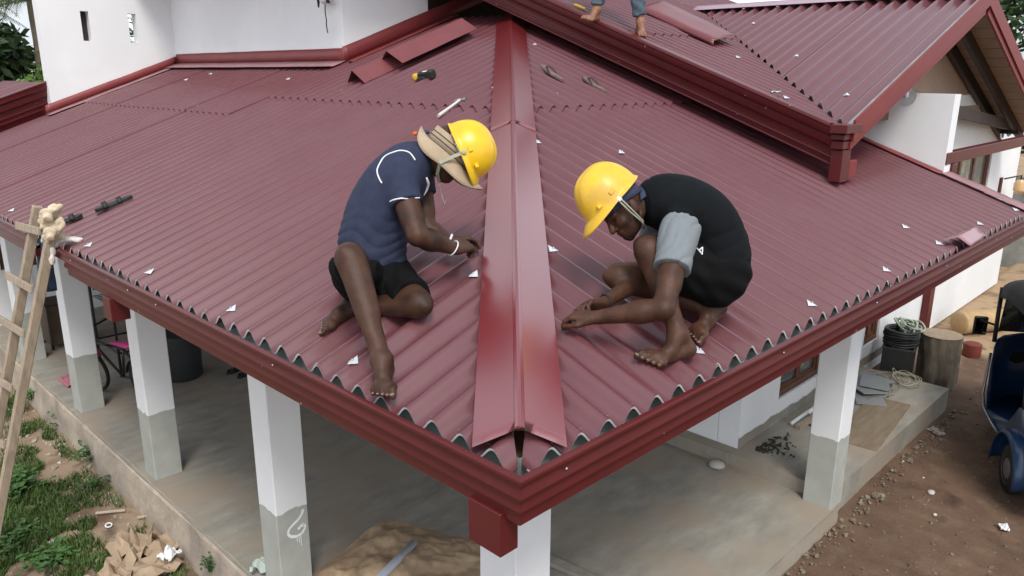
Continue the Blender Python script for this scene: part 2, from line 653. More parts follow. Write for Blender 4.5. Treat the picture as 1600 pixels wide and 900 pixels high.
# cement skirting left bare along the foot of the right wall
mb = MB()
mb.grid(lambda s, t: (4.298 + s * 4.0, 1.444, 0.12 + t * (0.10 + 0.03 * vn(s * 22, 0, 2) + 0.012 * vn(s * 90, 0, 7))), 120, 1)
mb.build('skirting', M_CONC, house)

def window(x0, x1, z0, z1, y, panes, curtain=True):
    """Timber window set in a wall that faces -Y."""
    fw = 0.055
    mb = MB()
    mb.box((x0, y + 0.02, z0), (x1, y + 0.10, z0 + fw), 0.004)
    mb.box((x0, y + 0.02, z1 - fw), (x1, y + 0.10, z1), 0.004)
    mb.box((x0, y + 0.021, z0 + fw), (x0 + fw, y + 0.099, z1 - fw), 0.004)
    mb.box((x1 - fw, y + 0.021, z0 + fw), (x1, y + 0.099, z1 - fw), 0.004)
    w = mb.build('window', M_WOODB, house)
    dx = (x1 - x0 - 2 * fw) / panes
    for i in range(panes):
        a, b = x0 + fw + i * dx, x0 + fw + (i + 1) * dx
        q = MB()
        s = 0.045
        q.box((a, y + 0.035, z0 + fw), (a + s, y + 0.085, z1 - fw))
        q.box((b - s, y + 0.035, z0 + fw), (b, y + 0.085, z1 - fw))
        q.box((a + s, y + 0.036, z0 + fw), (b - s, y + 0.084, z0 + fw + s))
        q.box((a + s, y + 0.036, z1 - fw - s), (b - s, y + 0.084, z1 - fw))
        q.build('sash', M_WOODB, w)
        q = MB()
        q.box((a + s, y + 0.055, z0 + fw + s), (b - s, y + 0.061, z1 - fw - s))
        q.build('pane', M_PANE, w)
        if curtain:
            q = MB()
            ph = random.random() * 6
            q.grid(lambda u, v: (a + s * 0.5 + u * (b - a - s) * 0.62 + (0.33 * dx if i % 2 else 0), y + 0.15 + 0.018 * math.sin(u * 24 + ph), z0 + v * (z1 - z0)), 50, 2)
            q.build('curtain', M_CURT, w, smooth=True)
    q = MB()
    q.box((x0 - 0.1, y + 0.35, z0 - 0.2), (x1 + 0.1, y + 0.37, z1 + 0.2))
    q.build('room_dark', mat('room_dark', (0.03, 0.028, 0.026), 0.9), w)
    return w


M_PANE = mat('window_pane', (0.85, 0.9, 0.88), 0.04, 0.0, 3, transmission=0.92, ior=1.1, spec=0.7)
window(*W1, 1.45, 2)
window(*W2, 1.45, 2)
window(*W3, 1.45, 3)
# dark doorway at the left end of the porch
mb = MB()
mb.box((0.78, 10.47, 0.75), (0.84, 10.58, 1.75), 0.004)
mb.box((1.16, 10.47, 0.75), (1.22, 10.58, 1.75), 0.004)
mb.box((0.84, 10.471, 0.75), (1.16, 10.579, 0.81), 0.004)
mb.box((0.84, 10.471, 1.69), (1.16, 10.579, 1.75), 0.004)
w = mb.build('window', M_WOODB, house)
mb = MB()
mb.box((0.84, 10.52, 0.81), (1.16, 10.53, 1.69))
mb.build('pane', M_GLASS, w)

# ---- columns
CW = 0.226
mb = MB()
mb.box((0, 0, -0.02), (CW, CW, 2.0), 0.006)
cm = mb.mesh('column', M_COL)
for (x, y) in ((0.51, 0.51), (0.51, 2.64), (0.512, 4.74), (0.51, 6.63), (0.51, 8.62), (4.09, 0.52)):
    new_obj('column', cm, house, (x, y, 0.0 if x < 3 else 0.0))
mb = MB()
mb.box((0.515, 0.515, 1.88), (0.73, 10.4, 2.06))
mb.box((0.73, 0.515, 1.88), (6.4, 0.73, 2.06))
mb.build('porch_beam', M_WALL, house)
# white paint scrawl on the cement foot of the second column
mb = MB()
pts = [(0.70, 0.56), (0.69, 0.53), (0.66, 0.50), (0.62, 0.48), (0.59, 0.46), (0.58, 0.43), (0.60, 0.40), (0.64, 0.385), (0.68, 0.39), (0.705, 0.42), (0.70, 0.45), (0.67, 0.445), (0.655, 0.43)]
for i in range(len(pts) - 1):
    (a, b), (c, d) = pts[i], pts[i + 1]
    nx, nz_ = -(d - b), (c - a)
    l = math.hypot(nx, nz_)
    h = 0.008 + 0.003 * random.random()
    nx, nz_ = nx / l * h, nz_ / l * h
    yy = 2.6385
    mb.add([(a - nx, yy, b - nz_), (c - nx, yy, d - nz_), (c + nx, yy, d + nz_), (a + nx, yy, b + nz_)], [(0, 1, 2, 3)])
for (x, z0, z1) in ((0.655, 0.33, 0.39), (0.668, 0.30, 0.39), (0.64, 0.345, 0.385)):
    mb.box((x, 2.6375, z0), (x + 0.004, 2.6392, z1))
mb.build('paint_scrawl', M_WALL, house)

# ---- roof sheets
def sheet(parent, O, U, H, slope, u0, u1, v0, v1, phase, lift=(0.0, 0.0), A=0.049, t=0.009, seg=12, edge=1):
    """One corrugated sheet; v0(u), v1(u) bound it up the slope (plan distance)."""
    O, U, H = Vector(O), Vector(U), Vector(H)
    S = H + Vector((0, 0, slope))
    N = Vector((0, 0, 1)) - H * slope
    N.normalize()
    nu = max(2, int(round((u1 - u0) / PIT * seg)))
    us = [u0 + (u1 - u0) * i / nu for i in range(nu + 1)]
    rows = []
    plumb = slope / math.sqrt(1 + slope * slope)      # the lower end is cut plumb
    for u in us:
        a, b = v0(u), v1(u)
        c = math.cos(2 * PI * (u - phase) / PIT)
        w = -A * (1 - (0.5 + 0.5 * c) ** 1.18)
        rows.append((u, a + w * plumb, b, w))
    V, F, I = [], [], []
    for (u, a, b, w) in rows:
        b = max(a, b)
        for (v, l) in ((a, lift[0]), (b, lift[1])):
            p = O + U * u + S * v + N * (w + l)
            V.append(p)
            V.append(p - N * t)
    flip = U.cross(S).dot(N) < 0

    def q(f, m):
        F.append(f[::-1] if flip else f)
        I.append(m)
    for i in range(nu):
        if rows[i][2] <= rows[i][1] + 0.002 or rows[i + 1][2] <= rows[i + 1][1] + 0.002:
            continue
        k, l = i * 4, i * 4 + 4
        q((k, l, l + 2, k + 2), 0)
        q((k + 1, k + 3, l + 3, l + 1), 0)
        q((k, k + 1, l + 1, l), edge)
        q((k + 2, l + 2, l + 3, k + 3), 0)
    if not F:
        return None
    used = sorted({i for f in F for i in f})
    e0, e = used[0] // 4 * 4, used[-1] // 4 * 4
    q((e0, e0 + 2, e0 + 3, e0 + 1), 0)
    q((e, e + 1, e + 3, e + 2), 0)
    re_ = {i: k for k, i in enumerate(used)}
    V = [V[i] for i in used]
    F = [tuple(re_[i] for i in f) for f in F]
    return new_obj('roof_sheet', make_mesh('roof_sheet', V, F, [M_SHEET, M_FIBRE], I, smooth=math.radians(50)), parent)


def roof_part(bars):
    mb = MB()
    for (a, b, w, h) in bars:
        mb.bar(a, b, w, h)
    return mb.build('roof', M_TIMB, house)


LP, RP = 0.2694, 0.2832
hipr = lambda d: ZE + T * d - 0.13
roofL = roof_part([((0.3, 0.35, hipr(.3)), (0.3, 10.3, hipr(.3)), 0.05, 0.07), ((1.2, 1.3, hipr(1.2)), (1.2, 10.3, hipr(1.2)), 0.05, 0.07),
                   ((2.3, 2.4, hipr(2.3)), (2.3, 10.3, hipr(2.3)), 0.05, 0.07), ((3.2, 3.3, hipr(3.2)), (3.2, 10.3, hipr(3.2)), 0.05, 0.07),
                   ((0.1, 0.1, ZE - 0.16), (4.7, 4.7, ZE + T * 4.7 - 0.16), 0.06, 0.12)])
roofR = roof_part([((0.35, 0.3, hipr(.3)), (6.35, 0.3, hipr(.3)), 0.05, 0.07), ((1.3, 1.2, hipr(1.2)), (6.35, 1.2, hipr(1.2)), 0.05, 0.07),
                   ((2.4, 2.3, hipr(2.3)), (6.35, 2.3, hipr(2.3)), 0.05, 0.07), ((3.3, 3.2, hipr(3.2)), (6.35, 3.2, hipr(3.2)), 0.05, 0.07)])


def plane_sheets(parent, O, U, H, phase, rows, umin, umax, hip, width=7, shift=0.0):
    """Lay sheets row by row; rows: (d0, d1). hip: d may not exceed u."""
    w = width * PIT
    for ri, (d0, d1) in enumerate(rows):
        k = 0
        u = umin + (shift if ri % 2 else 0)
        while u < umax - 0.02:
            a, b = u, min(u + w + PIT * 0.75, umax)
            j0 = (random.random() - 0.5) * 0.014
            lap0 = 0.015 if ri else 0.0
            sd = 0.0045 * (k % 2)
            f0 = lambda q, d0=d0, j0=j0: d0 + j0
            f1 = (lambda q, d1=d1: min(d1 + 0.12, q - 0.03)) if hip else (lambda q, d1=d1: d1 + 0.12)
            if not hip or b > d0:
                a2 = max(a, d0 + 0.001) if hip else a
                sheet(parent, O, U, H, T, a2, b, f0, f1, phase, (lap0 + sd, sd), edge=0 if ri else 1)
            u += w
            k += 1


U0 = LP - 2 * PIT + PIT * 0.5
OL = (0, 0, ZE)
YS = LP + PIT * 39.4                        # 6.02: where the two ranges of sheets meet
plane_sheets(roofL, OL, (0, 1, 0), (1, 0, 0), LP, [(0, 2.47), (2.47, 4.80)], 0.03, 5.96, True)
plane_sheets(roofL, OL, (0, 1, 0), (1, 0, 0), LP, [(0, 2.04), (2.04, 3.30)], 5.96, 10.40, False)
sheet(roofL, OL, (0, 1, 0), (1, 0, 0), T, 10.40, 10.70, lambda u: 0.0, lambda u: 1.64, LP)
plane_sheets(roofR, OL, (1, 0, 0), (0, 1, 0), RP, [(0, 2.47), (2.47, 5.2)], 0.03, 6.50, True)

# ---- ridge cap on the hip: pressed steel in two lengths
def hip_cap(l0, l1, up):
    prof = [(-0.152, -0.010), (-0.150, 0.0), (-0.10, 0.0), (-0.05, 0.0), (-0.0175, 0.0), (-0.0155, 0.0085), (-0.006, 0.0105), (0.006, 0.0105), (0.0155, 0.0085), (0.0175, 0.0), (0.05, 0.0), (0.10, 0.0), (0.150, 0.0), (0.152, -0.010)]
    zc = lambda s: 0.040 - abs(s) / 0.15 * 0.066
    q = Vector((1, -1, 0)) / math.sqrt(2)
    n = 60
    mb = MB()
    P = []
    for i in range(n + 1):
        l = l0 + (l1 - l0) * i / n
        for (s, e) in prof:
            wob = 0.0009 * vn(l * 1.0, s * 5, up * 90) * (1 if abs(s) > 0.02 else 0.3)
            c = Vector((l, l, ZE + T * l + zc(s) + e + up + wob)) + q * s
            P.append(c)
    m = len(prof)
    F = [(i * m + j, i * m + j + 1, (i + 1) * m + j + 1, (i + 1) * m + j) for i in range(n) for j in range(m - 1)]
    F.append(tuple(range(4, 10)))
    mb.add(P, F)
    o = mb.build('ridge_cap', M_CAP, roofL, smooth=math.radians(25))
    solidify(o, 0.0012)
    return o


hip_cap(0.068, 2.26, 0.0)
hip_cap(2.18, 4.72, 0.0035)

# ---- gutters
GP_OUT = [(0.060, -0.001), (0.078, 0.0), (0.0845, -0.003), (0.0865, -0.009), (0.0845, -0.016), (0.078, -0.020), (0.067, -0.026), (0.0655, -0.044), (0.075, -0.064), (0.076, -0.072), (0.055, -0.080), (0.0525, -0.096), (0.060, -0.118), (0.0605, -0.127), (0.0435, -0.135), (0.0415, -0.145), (0.0415, -0.184), (0.036, -0.190), (-0.04, -0.190)]
GP_IN = [(0.060, -0.001), (0.0575, -0.012), (0.0560, -0.060), (0.040, -0.095), (0.02, -0.105), (-0.05, -0.105), (-0.055, -0.03)]


def gutter(side, e0, e1, mitre0, cap0=False):
    """side 'L' runs along Y at x = -d, side 'R' along X at y = -d."""
    mb = MB()
    nseg = 14
    for mi, prof in ((0, GP_OUT), (1, GP_IN)):
        mb.mi = mi
        V = []
        for k in range(nseg + 1):
            for (d, z) in prof:
                s = (-d if mitre0 else e0)
                e = s + (e1 - s) * k / nseg
                wob = 0.003 * vn(e * 0.9, d * 4, 31)
                sag = 0.003 * vn(e * 0.7, 5, 40) if 0 < k else 0
                zz = ZE + z + sag
                V.append((-d + wob, e, zz) if side == 'L' else (e, -d + wob, zz))
        m = len(prof)
        F = [(k * m + j, k * m + j + 1, (k + 1) * m + j + 1, (k + 1) * m + j) for k in range(nseg) for j in range(m - 1)]
        mb.add(V, F)
    mb.mi = 0
    if not mitre0 or True:
        for e in ([e0] if not mitre0 else []) + [e1]:
            V = [((-d, e, ZE + z) if side == 'L' else (e, -d, ZE + z)) for (d, z) in GP_OUT] + \
                [((-d, e, ZE + z) if side == 'L' else (e, -d, ZE + z)) for (d, z) in GP_IN[::-1]]
            mb.add(V, [tuple(range(len(V)))])
    return mb.build('gutter', [M_GUT, M_GIN], house, smooth=math.radians(35))


gutter('L', 0, 4.22, True)
gutter('L', 4.97, 10.35, False)
gutter('R', 0, 6.72, True)
# end blocks / hoppers under the gutter
def hopper(x0, x1, y0, y1, z0, z1):
    mb = MB()
    mb.box((x0, y0, z0), (x1, y1, z1), 0.003)
    mb.build('gutter_hopper', M_GUT, house)


hopper(-0.058, 0.022, 0.026, 0.175, 1.852, 2.005)
hopper(-0.060, 0.05, 3.39, 3.52, 1.845, 1.99)
mb = MB()
mb.box((-0.03, -0.03, 2.06), (0.0, 0.0, 2.125))
mb.build('corner_bracket', M_ZINC, house)
for (a, b) in ((0.02, 0.35), (0.0, 1.9), (0.0, 3.9)):
    pass
# fascia boards behind the gutters
mb = MB()
mb.box((0.06, 0.09, 1.99), (0.085, 10.35, 2.10))
mb.build('fascia_board', M_GUT, house)
mb = MB()
mb.box((0.09, 0.06, 1.99), (6.6, 0.085, 2.10))
mb.build('fascia_board', M_GUT, house)
# gutter screws
mb = MB()
mb.lathe((0, 0, 0), (0, 0, 1), [(0.0055, 0), (0.0055, 0.002), (0.003, 0.004)], 8)
scm = mb.mesh('screw', M_SCREW, True)
for y in (1.37, 2.6, 3.0, 4.0):
    new_obj('screw', scm, house, (-0.0745, y, ZE - 0.045), (0, -PI / 2, 0))
for x in (0.13, 1.6, 2.7, 3.9, 5.1):
    new_obj('screw', scm, house, (x, -0.0745, ZE - 0.045), (PI / 2, 0, 0))

# ---- flashings where the lower roof meets the walls
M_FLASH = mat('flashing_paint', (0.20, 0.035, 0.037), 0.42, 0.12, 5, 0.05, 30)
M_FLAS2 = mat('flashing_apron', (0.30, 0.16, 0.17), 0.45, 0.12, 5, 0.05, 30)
RLz = lambda x: ZE + T * x


def strip(name, m, P0, P1, v0, v1, n=30, th=0.004, wob=0.004):
    """Ribbon between two edges offset by v0 and v1 from the line P0-P1."""
    P0, P1, v0, v1 = Vector(P0), Vector(P1), Vector(v0), Vector(v1)
    mb = MB()
    mb.grid(lambda s, t: P0.lerp(P1, s) + v0.lerp(v1, t) + Vector((0, 0, wob * vn(s * 9, t * 2, P0.x))), n, 2)
    o = mb.build(name, m, house, smooth=True)
    solidify(o, th, 0)
    return o


strip('flashing', M_FLASH, (1.60, 10.405, RLz(1.60) + 0.01), (3.42, 10.405, RLz(3.42) + 0.01), (0, 0, 0), (0, 0.005, 0.12))
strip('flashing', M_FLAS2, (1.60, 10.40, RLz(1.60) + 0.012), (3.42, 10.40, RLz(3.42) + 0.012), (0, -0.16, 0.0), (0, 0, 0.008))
strip('flashing', M_FLASH, (3.415, 5.98, RLz(3.40) + 0.03), (3.415, 10.40, RLz(3.40) + 0.03), (0, 0, 0.0), (0.008, 0, 0.14))
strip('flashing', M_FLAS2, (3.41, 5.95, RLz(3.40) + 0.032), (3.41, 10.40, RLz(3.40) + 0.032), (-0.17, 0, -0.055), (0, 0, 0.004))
strip('flashing', M_FLASH, (3.40, 5.985, RLz(3.40) + 0.01), (5.6, 5.985, RLz(5.6) + 0.01), (0, 0, 0), (0, 0.008, 0.17))
strip('flashing', M_FLASH, (3.44, 5.98, RLz(3.44) + 0.012), (5.0, 5.98, RLz(5.0) + 0.012), (0, -0.12, 0.0), (0, 0, 0.008))
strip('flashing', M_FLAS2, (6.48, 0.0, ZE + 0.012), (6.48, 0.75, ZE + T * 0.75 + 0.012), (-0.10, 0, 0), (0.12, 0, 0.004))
strip('flashing', M_FLASH, (6.42, 0.72, ZE + T * 0.72 + 0.012), (6.42, 3.4, ZE + T * 3.4 + 0.012), (-0.09, 0, 0.0), (0, 0, 0.012))

# ---- upper roof over the right range, with its moulded rake
HU = 0.4245
ZU = lambda y: ZE + HU + T * y
roofU = roof_part([((4.6, 1.3, ZU(1.3) - 0.13), (9.5, 1.3, ZU(1.3) - 0.13), 0.05, 0.07), ((4.6, 2.5, ZU(2.5) - 0.13), (9.5, 2.5, ZU(2.5) - 0.13), 0.05, 0.07),
                   ((4.6, 4.0, ZU(4.0) - 0.13), (9.5, 4.0, ZU(4.0) - 0.13), 0.05, 0.07)])
OU = (0, 0, ZE + HU)
GX0, GZ0, GS, GY0, GRX = 4.54, 2.956, 0.38, 0.89, 7.63
GRZ = GZ0 + GS * (GRX - GX0)
u = 4.43
k = 0
while u < 9.9:
    b = min(u + 7.75 * PIT, 9.95)
    # the valley: the sheets run up from the line where the cross gable cuts the slope
    f0 = lambda x: max(0.93, min(((GZ0 + GS * (min(x, 2 * GRX - x) - GX0)) - (ZE + HU)) / T, 4.3) - 0.10)
    f1 = lambda x: max(3.12, f0(x))
    sheet(roofU, OU, (1, 0, 0), (0, 1, 0), T, u, b, f0, f1, 4.43 + PIT / 2, (0.004 * (k % 2), 0.004 * (k % 2)))
    g0 = lambda x: max(3.0, f0(x))
    sheet(roofU, OU, (1, 0, 0), (0, 1, 0), T, u, b, g0, lambda x: 5.98, 4.43 + PIT / 2, (0.014 + 0.004 * (k % 2), 0.004 * (k % 2)), edge=0)
    u += 7 * PIT
    k += 1
RK = [(4.50, 0.012), (4.395, 0.012), (4.383, 0.004), (4.380, -0.010), (4.390, -0.022), (4.393, -0.062), (4.402, -0.078), (4.424, -0.088), (4.427, -0.100), (4.425, -0.142), (4.432, -0.158), (4.462, -0.170), (4.468, -0.182), (4.468, -0.232), (4.455, -0.238), (4.453, -0.246), (4.478, -0.252), (4.480, -0.286), (4.462, -0.292), (4.460, -0.302), (4.49, -0.312), (4.60, -0.312)]
mb = MB()
V = [(x, 0.985, ZU(0.985) + z) for (x, z) in RK] + [(x, 5.96, ZU(5.96) + z) for (x, z) in RK]
n = len(RK)
mb.add(V, [(i, i + 1, n + i + 1, n + i) for i in range(n - 1)])
mb.build('rake_gutter', M_GUT, house, smooth=math.radians(30))
# boxed return at the foot of the rake
mb = MB()
mb.box((4.375, 0.850, 2.895), (4.68, 0.983, 2.962), 0.005)
mb.box((4.405, 0.875, 2.845), (4.64, 0.983, 2.888), 0.005)
mb.box((4.425, 0.885, 2.775), (4.62, 0.983, 2.838), 0.005)
mb.box((4.445, 0.888, 2.525), (4.60, 0.983, 2.768), 0.004)
mb.build('rake_return', M_GUT, house)
mb = MB()
mb.box((4.603, 0.885, 2.54), (4.745, 0.98, 2.68), 0.006)
mb.build('bracket_block', M_RED, house)

# ---- cross gable
roofG = roof_part([((4.8, 1.2, GZ0 + GS * 0.26 - 0.12), (7.5, 1.2, GZ0 + GS * 2.96 - 0.12), 0.05, 0.07)])
OG = (GX0, 0, GZ0)
u = 0.935
k = 0
while u < 4.15:
    b = min(u + 7.75 * PIT, 4.18)
    f0 = lambda y: max(0.0, (T * y + ZE + HU - GZ0) / GS + 0.05)
    sheet(roofG, OG, (0, 1, 0), (1, 0, 0), GS, u, b, f0, lambda y: max(f0(y), GRX - GX0 - 0.01), 0.935 + PIT * 0.45, (0.02 + 0.005 * (k % 2),) * 2)
    u += 7 * PIT
    k += 1
OG2 = (2 * GRX - GX0, 0, GZ0)
for k in range(4):
    u = 0.935 + k * 7 * PIT
    b = min(u + 7.75 * PIT, 4.3)
    sheet(roofG, OG2, (0, 1, 0), (-1, 0, 0), GS, u, b, lambda y: -0.9, lambda y: GRX - GX0 - 0.01, 0.935 + PIT * 0.45, (0.02 + 0.005 * (k % 2),) * 2)
# folded ridge cap of the gable
mb = MB()
pr_ = [(-0.16, -0.052), (-0.02, 0.0), (0, 0.012), (0.02, 0.0), (0.16, -0.052)]
V = [(GRX + a, y, GRZ + 0.04 + z) for y in (0.86, 2.0, 3.1, 4.22) for (a, z) in pr_]
mb.add(V, [(k * 5 + i, k * 5 + i + 1, k * 5 + 6 + i, k * 5 + 5 + i) for k in range(3) for i in range(4)])
solidify(mb.build('ridge_cap', mat('ridge_cap_pale', (0.33, 0.20, 0.24), 0.3, 0.05, 4, coat=0.3), roofG), 0.002)
# barge boards: outer board, dark channel behind it, inner red trim
for sgn in (1, -1):
    L = GRX - GX0 + (0 if sgn > 0 else 0.9)
    P = lambda d, y, z: (GRX - sgn * d, y, GRZ - GS * d + z)
    for (nm, m, y0, y1, z0, z1, d0) in (('barge_board', M_RED, 0.855, 0.875, -0.125, 0.035, 0.0), ('barge_channel', M_GIN, 0.875, 0.935, -0.02, -0.012, 0.0), ('barge_trim', M_RED, 0.875, 0.90, -0.19, -0.125, 0.05)):
        mb = MB()
        V = [P(d, y, z) for d in (d0, L) for y in (y0, y1) for z in (z0, z1)]
        mb.add(V, [(0, 1, 3, 2), (4, 6, 7, 5), (0, 4, 5, 1), (2, 3, 7, 6), (0, 2, 6, 4), (1, 5, 7, 3)])
        mb.build(nm, m, house)
# planked soffit under both slopes, one board at a time, and the rafters under it
for sgn in (1, -1):
    d = 0.06
    k = 0
    while d < (3.0 if sgn > 0 else 3.9):
        w = 0.128
        ymax = 1.44 if sgn < 0 else min(3.9, (GRZ - GS * (d + w) - 0.16 - ZE - HU) / T)
        if ymax < 1.0:
            break
        P = lambda dd, y, z: (GRX - sgn * dd, y, GRZ - GS * dd + z)
        zj = -0.085 + 0.004 * (k % 2)
        mb = MB()
        V = [P(q, y, zj + z) for q in (d, d + w - 0.006) for y in (0.905, ymax) for z in (-0.012, 0)]
        mb.add(V, [(0, 1, 3, 2), (4, 6, 7, 5), (0, 4, 5, 1), (2, 3, 7, 6), (0, 2, 6, 4), (1, 5, 7, 3)])
        mb.build('soffit_board', M_PLANK, roofG)
        d += w
        k += 1
    for (y0, y1, m) in (((1.16, 1.21, M_DARK), (1.38, 1.44, M_DARK)) if sgn < 0 else ()):
        mb = MB()
        P = lambda d, y, z: (GRX - sgn * d, y, GRZ - GS * d + z)
        V = [P(d, y, z) for d in (0.02, 3.0 if sgn > 0 else 3.9) for y in (y0, y1) for z in (-0.24, -0.10)]
        mb.add(V, [(0, 1, 3, 2), (4, 6, 7, 5), (0, 4, 5, 1), (2, 3, 7, 6), (0, 2, 6, 4), (1, 5, 7, 3)])
        mb.build('rafter', m, roofG)
# red beam and post at the open end of the gable
mb = MB()
mb.box((6.44, 0.71, 2.52), (10.9, 0.80, 2.63), 0.005)
mb.build('tie_beam', M_GUT, house)
mb = MB()
mb.box((6.615, 0.70, 2.1), (6.76, 0.80, 2.515), 0.005)
mb.build('post', M_GUT, house)
mb = MB()
mb.box((9.02, 1.36, 0.0), (9.20, 1.445, 2.0), 0.005)
mb.build('downpipe', M_GUT, house)

# ---- raised roof of the left wing, with its rake
ZW = lambda x: ZE + 0.405 + T * x
RKW = [(0.012, 0.05), (0.012, -0.015), (0.0, -0.022), (-0.018, -0.012), (-0.062, -0.010), (-0.078, 0.002), (-0.088, 0.022), (-0.142, 0.024), (-0.158, 0.03), (-0.168, 0.06), (-0.232, 0.066), (-0.240, 0.050), (-0.252, 0.075), (-0.286, 0.078), (-0.295, 0.06), (-0.36, 0.10)]
mb = MB()
V = [(x, 10.5 + y, ZW(x) + z * 1.15) for x in (-0.6, 1.70) for (z, y) in RKW]
n = len(RKW)
mb.add(V, [(i, i + 1, n + i + 1, n + i) for i in range(n - 1)])
mb.build('rake_gutter', M_GUT, house, smooth=math.radians(30))
roofW = roof_part([((0.0, 11.0, ZW(0) - 0.13), (1.6, 11.0, ZW(1.6) - 0.13), 0.05, 0.07)])
for k in range(2):
    sheet(roofW, (0, 0, ZE + 0.405), (0, 1, 0), (1, 0, 0), T, 10.52 + k * 7 * PIT, 10.52 + (k + 1) * 7 * PIT + 0.05, lambda u: -0.6, lambda u: 1.68, 10.55, (0.004 * k,) * 2)
wall([-0.5, 1.68], [0, 2.3], set(), wx(10.75), 0.1)

# ---- eaves of the upper storey, above the frame: they shade the upper walls
roofT = roof_part([((3.0, 5.6, 4.80), (3.0, 10.4, 4.80), 0.05, 0.07)])
mb = MB()
mb.box((2.83, 5.38, 4.74), (9.5, 12.0, 4.77))
mb.build('soffit', M_WALL, roofT)
mb = MB()
mb.add([(2.80, 5.35, 4.90), (9.5, 5.35, 4.90), (9.5, 12.0, 4.90), (2.80, 12.0, 4.90), (5.2, 7.8, 5.85), (9.5, 7.8, 5.85), (9.5, 12.0, 5.85), (5.2, 12.0, 5.85)], [(0, 1, 5, 4), (0, 4, 7, 3), (4, 5, 6, 7)])
mb.build('roof_slope', M_SHEET, roofT)
mb = MB()
mb.box((2.80, 5.355, 4.70), (2.828, 12.0, 4.90))
mb.box((2.83, 5.35, 4.70), (9.5, 5.378, 4.90))
mb.build('gutter', M_GUT, roofT)
# added dark panel behind the first tower slot, its colour standing for shade inside
mb = MB()
mb.box((2.15, 10.54, 3.70), (2.42, 10.56, 4.16))
mb.build('slot_shade_panel', M_DARK, house)

# ---- zinc washer plates on the crests, each with its screw
mb = MB()
s = 0.030
V = [(-s * 0.9, 0, -0.012), (0, -s, 0.001), (s * 0.9, 0, -0.012), (0, s, 0.001), (-s * 0.9, 0, -0.0135), (0, -s, -0.0005), (s * 0.9, 0, -0.0135), (0, s, -0.0005)]
mb.add(V, [(0, 1, 3), (1, 2, 3), (4, 7, 5), (5, 7, 6), (0, 4, 5, 1), (1, 5, 6, 2), (2, 6, 7, 3), (3, 7, 4, 0)])
plate_me = mb.mesh('washer_plate', M_ZINC)
mb = MB()
mb.lathe((0, 0, 0.0), (0, 0, 1), [(0.006, 0), (0.006, 0.003), (0.0035, 0.0055)], 8)
pscr = mb.mesh('screw', M_SCREW, True)


def plate(parent, p, U, H, slope, crest0, ax, turn=0.0, off=0.0):
    U, H = Vector(U), Vector(H)
    S = (H + Vector((0, 0, slope))).normalized()
    N = U.cross(S)
    if N.z < 0:
        N = -N
    p = Vector(p)
    uc = p[ax]
    uc = crest0 + round((uc - crest0) / PIT) * PIT
    p[ax] = uc
    R = Matrix((U, N.cross(U), N)).transposed()
    R = R @ Matrix.Rotation(turn, 3, 'Z')
    o = new_obj('washer_plate', plate_me, parent, p + N * (0.0065 + off), R)
    new_obj('screw', pscr, o, p + N * (0.0065 + off), R)


for (p) in ((0.065, 4.025, 2.199), (0.072, 3.045, 2.201), (0.069, 2.014, 2.200), (0.079, 0.983, 2.204), (0.731, 0.999, 2.442), (0.064, 5.927, 2.198), (2.127, 9.796, 2.951), (2.116, 8.747, 2.947), (2.142, 7.850, 2.957), (2.176, 6.920, 2.969), (2.458, 9.769, 3.072), (2.675, 4.024, 3.152), (2.675, 4.983, 3.151), (2.679, 6.025, 3.153), (2.953, 6.469, 3.253), (2.888, 8.821, 3.229), (3.090, 8.664, 3.303), (2.839, 3.099, 3.211), (3.879, 4.130, 3.591)):
    plate(roofL, p, (0, 1, 0), (1, 0, 0), T, LP, 1, random.uniform(-.3, .3), 0.004)
for (p) in ((1.184, 0.908, 2.506), (2.249, 1.952, 2.888), (3.231, 2.698, 3.160), (4.202, 2.665, 3.148), (4.221, 3.892, 3.595), (2.159, 0.068, 2.200), (3.208, 0.064, 2.198), (4.219, 0.078, 2.204), (5.252, 0.084, 2.206), (6.314, 0.066, 2.199), (1.147, 0.089, 2.207), (2.813, 1.717, 2.802), (4.232, 0.306, 2.287)):
    plate(roofR, p, (1, 0, 0), (0, 1, 0), T, RP, 0, random.uniform(-.3, .3), 0.004)
for (p) in ((7.528, 4.418, 4.212), (5.587, 2.424, 3.484), (4.636, 1.481, 3.140)):
    plate(roofU, p, (1, 0, 0), (0, 1, 0), T, 4.43 + PIT / 2, 0, 0.1, 0.004)
for (p) in ((5.920, 2.074, 3.480), (5.038, 1.181, 3.145), (6.937, 3.098, 3.867), (7.497, 3.535, 4.080), (7.493, 3.085, 4.078), (7.572, 2.049, 4.108)):
    plate(roofG, p, (0, 1, 0), (1, 0, 0), GS, 0.935 + PIT * 0.45, 1, 0.2, 0.024)

# ================================================================== PEOPLE
A3 = lambda v: np.array(v, float)


def unit(v):
    v = A3(v)
    return v / (np.linalg.norm(v) + 1e-12)


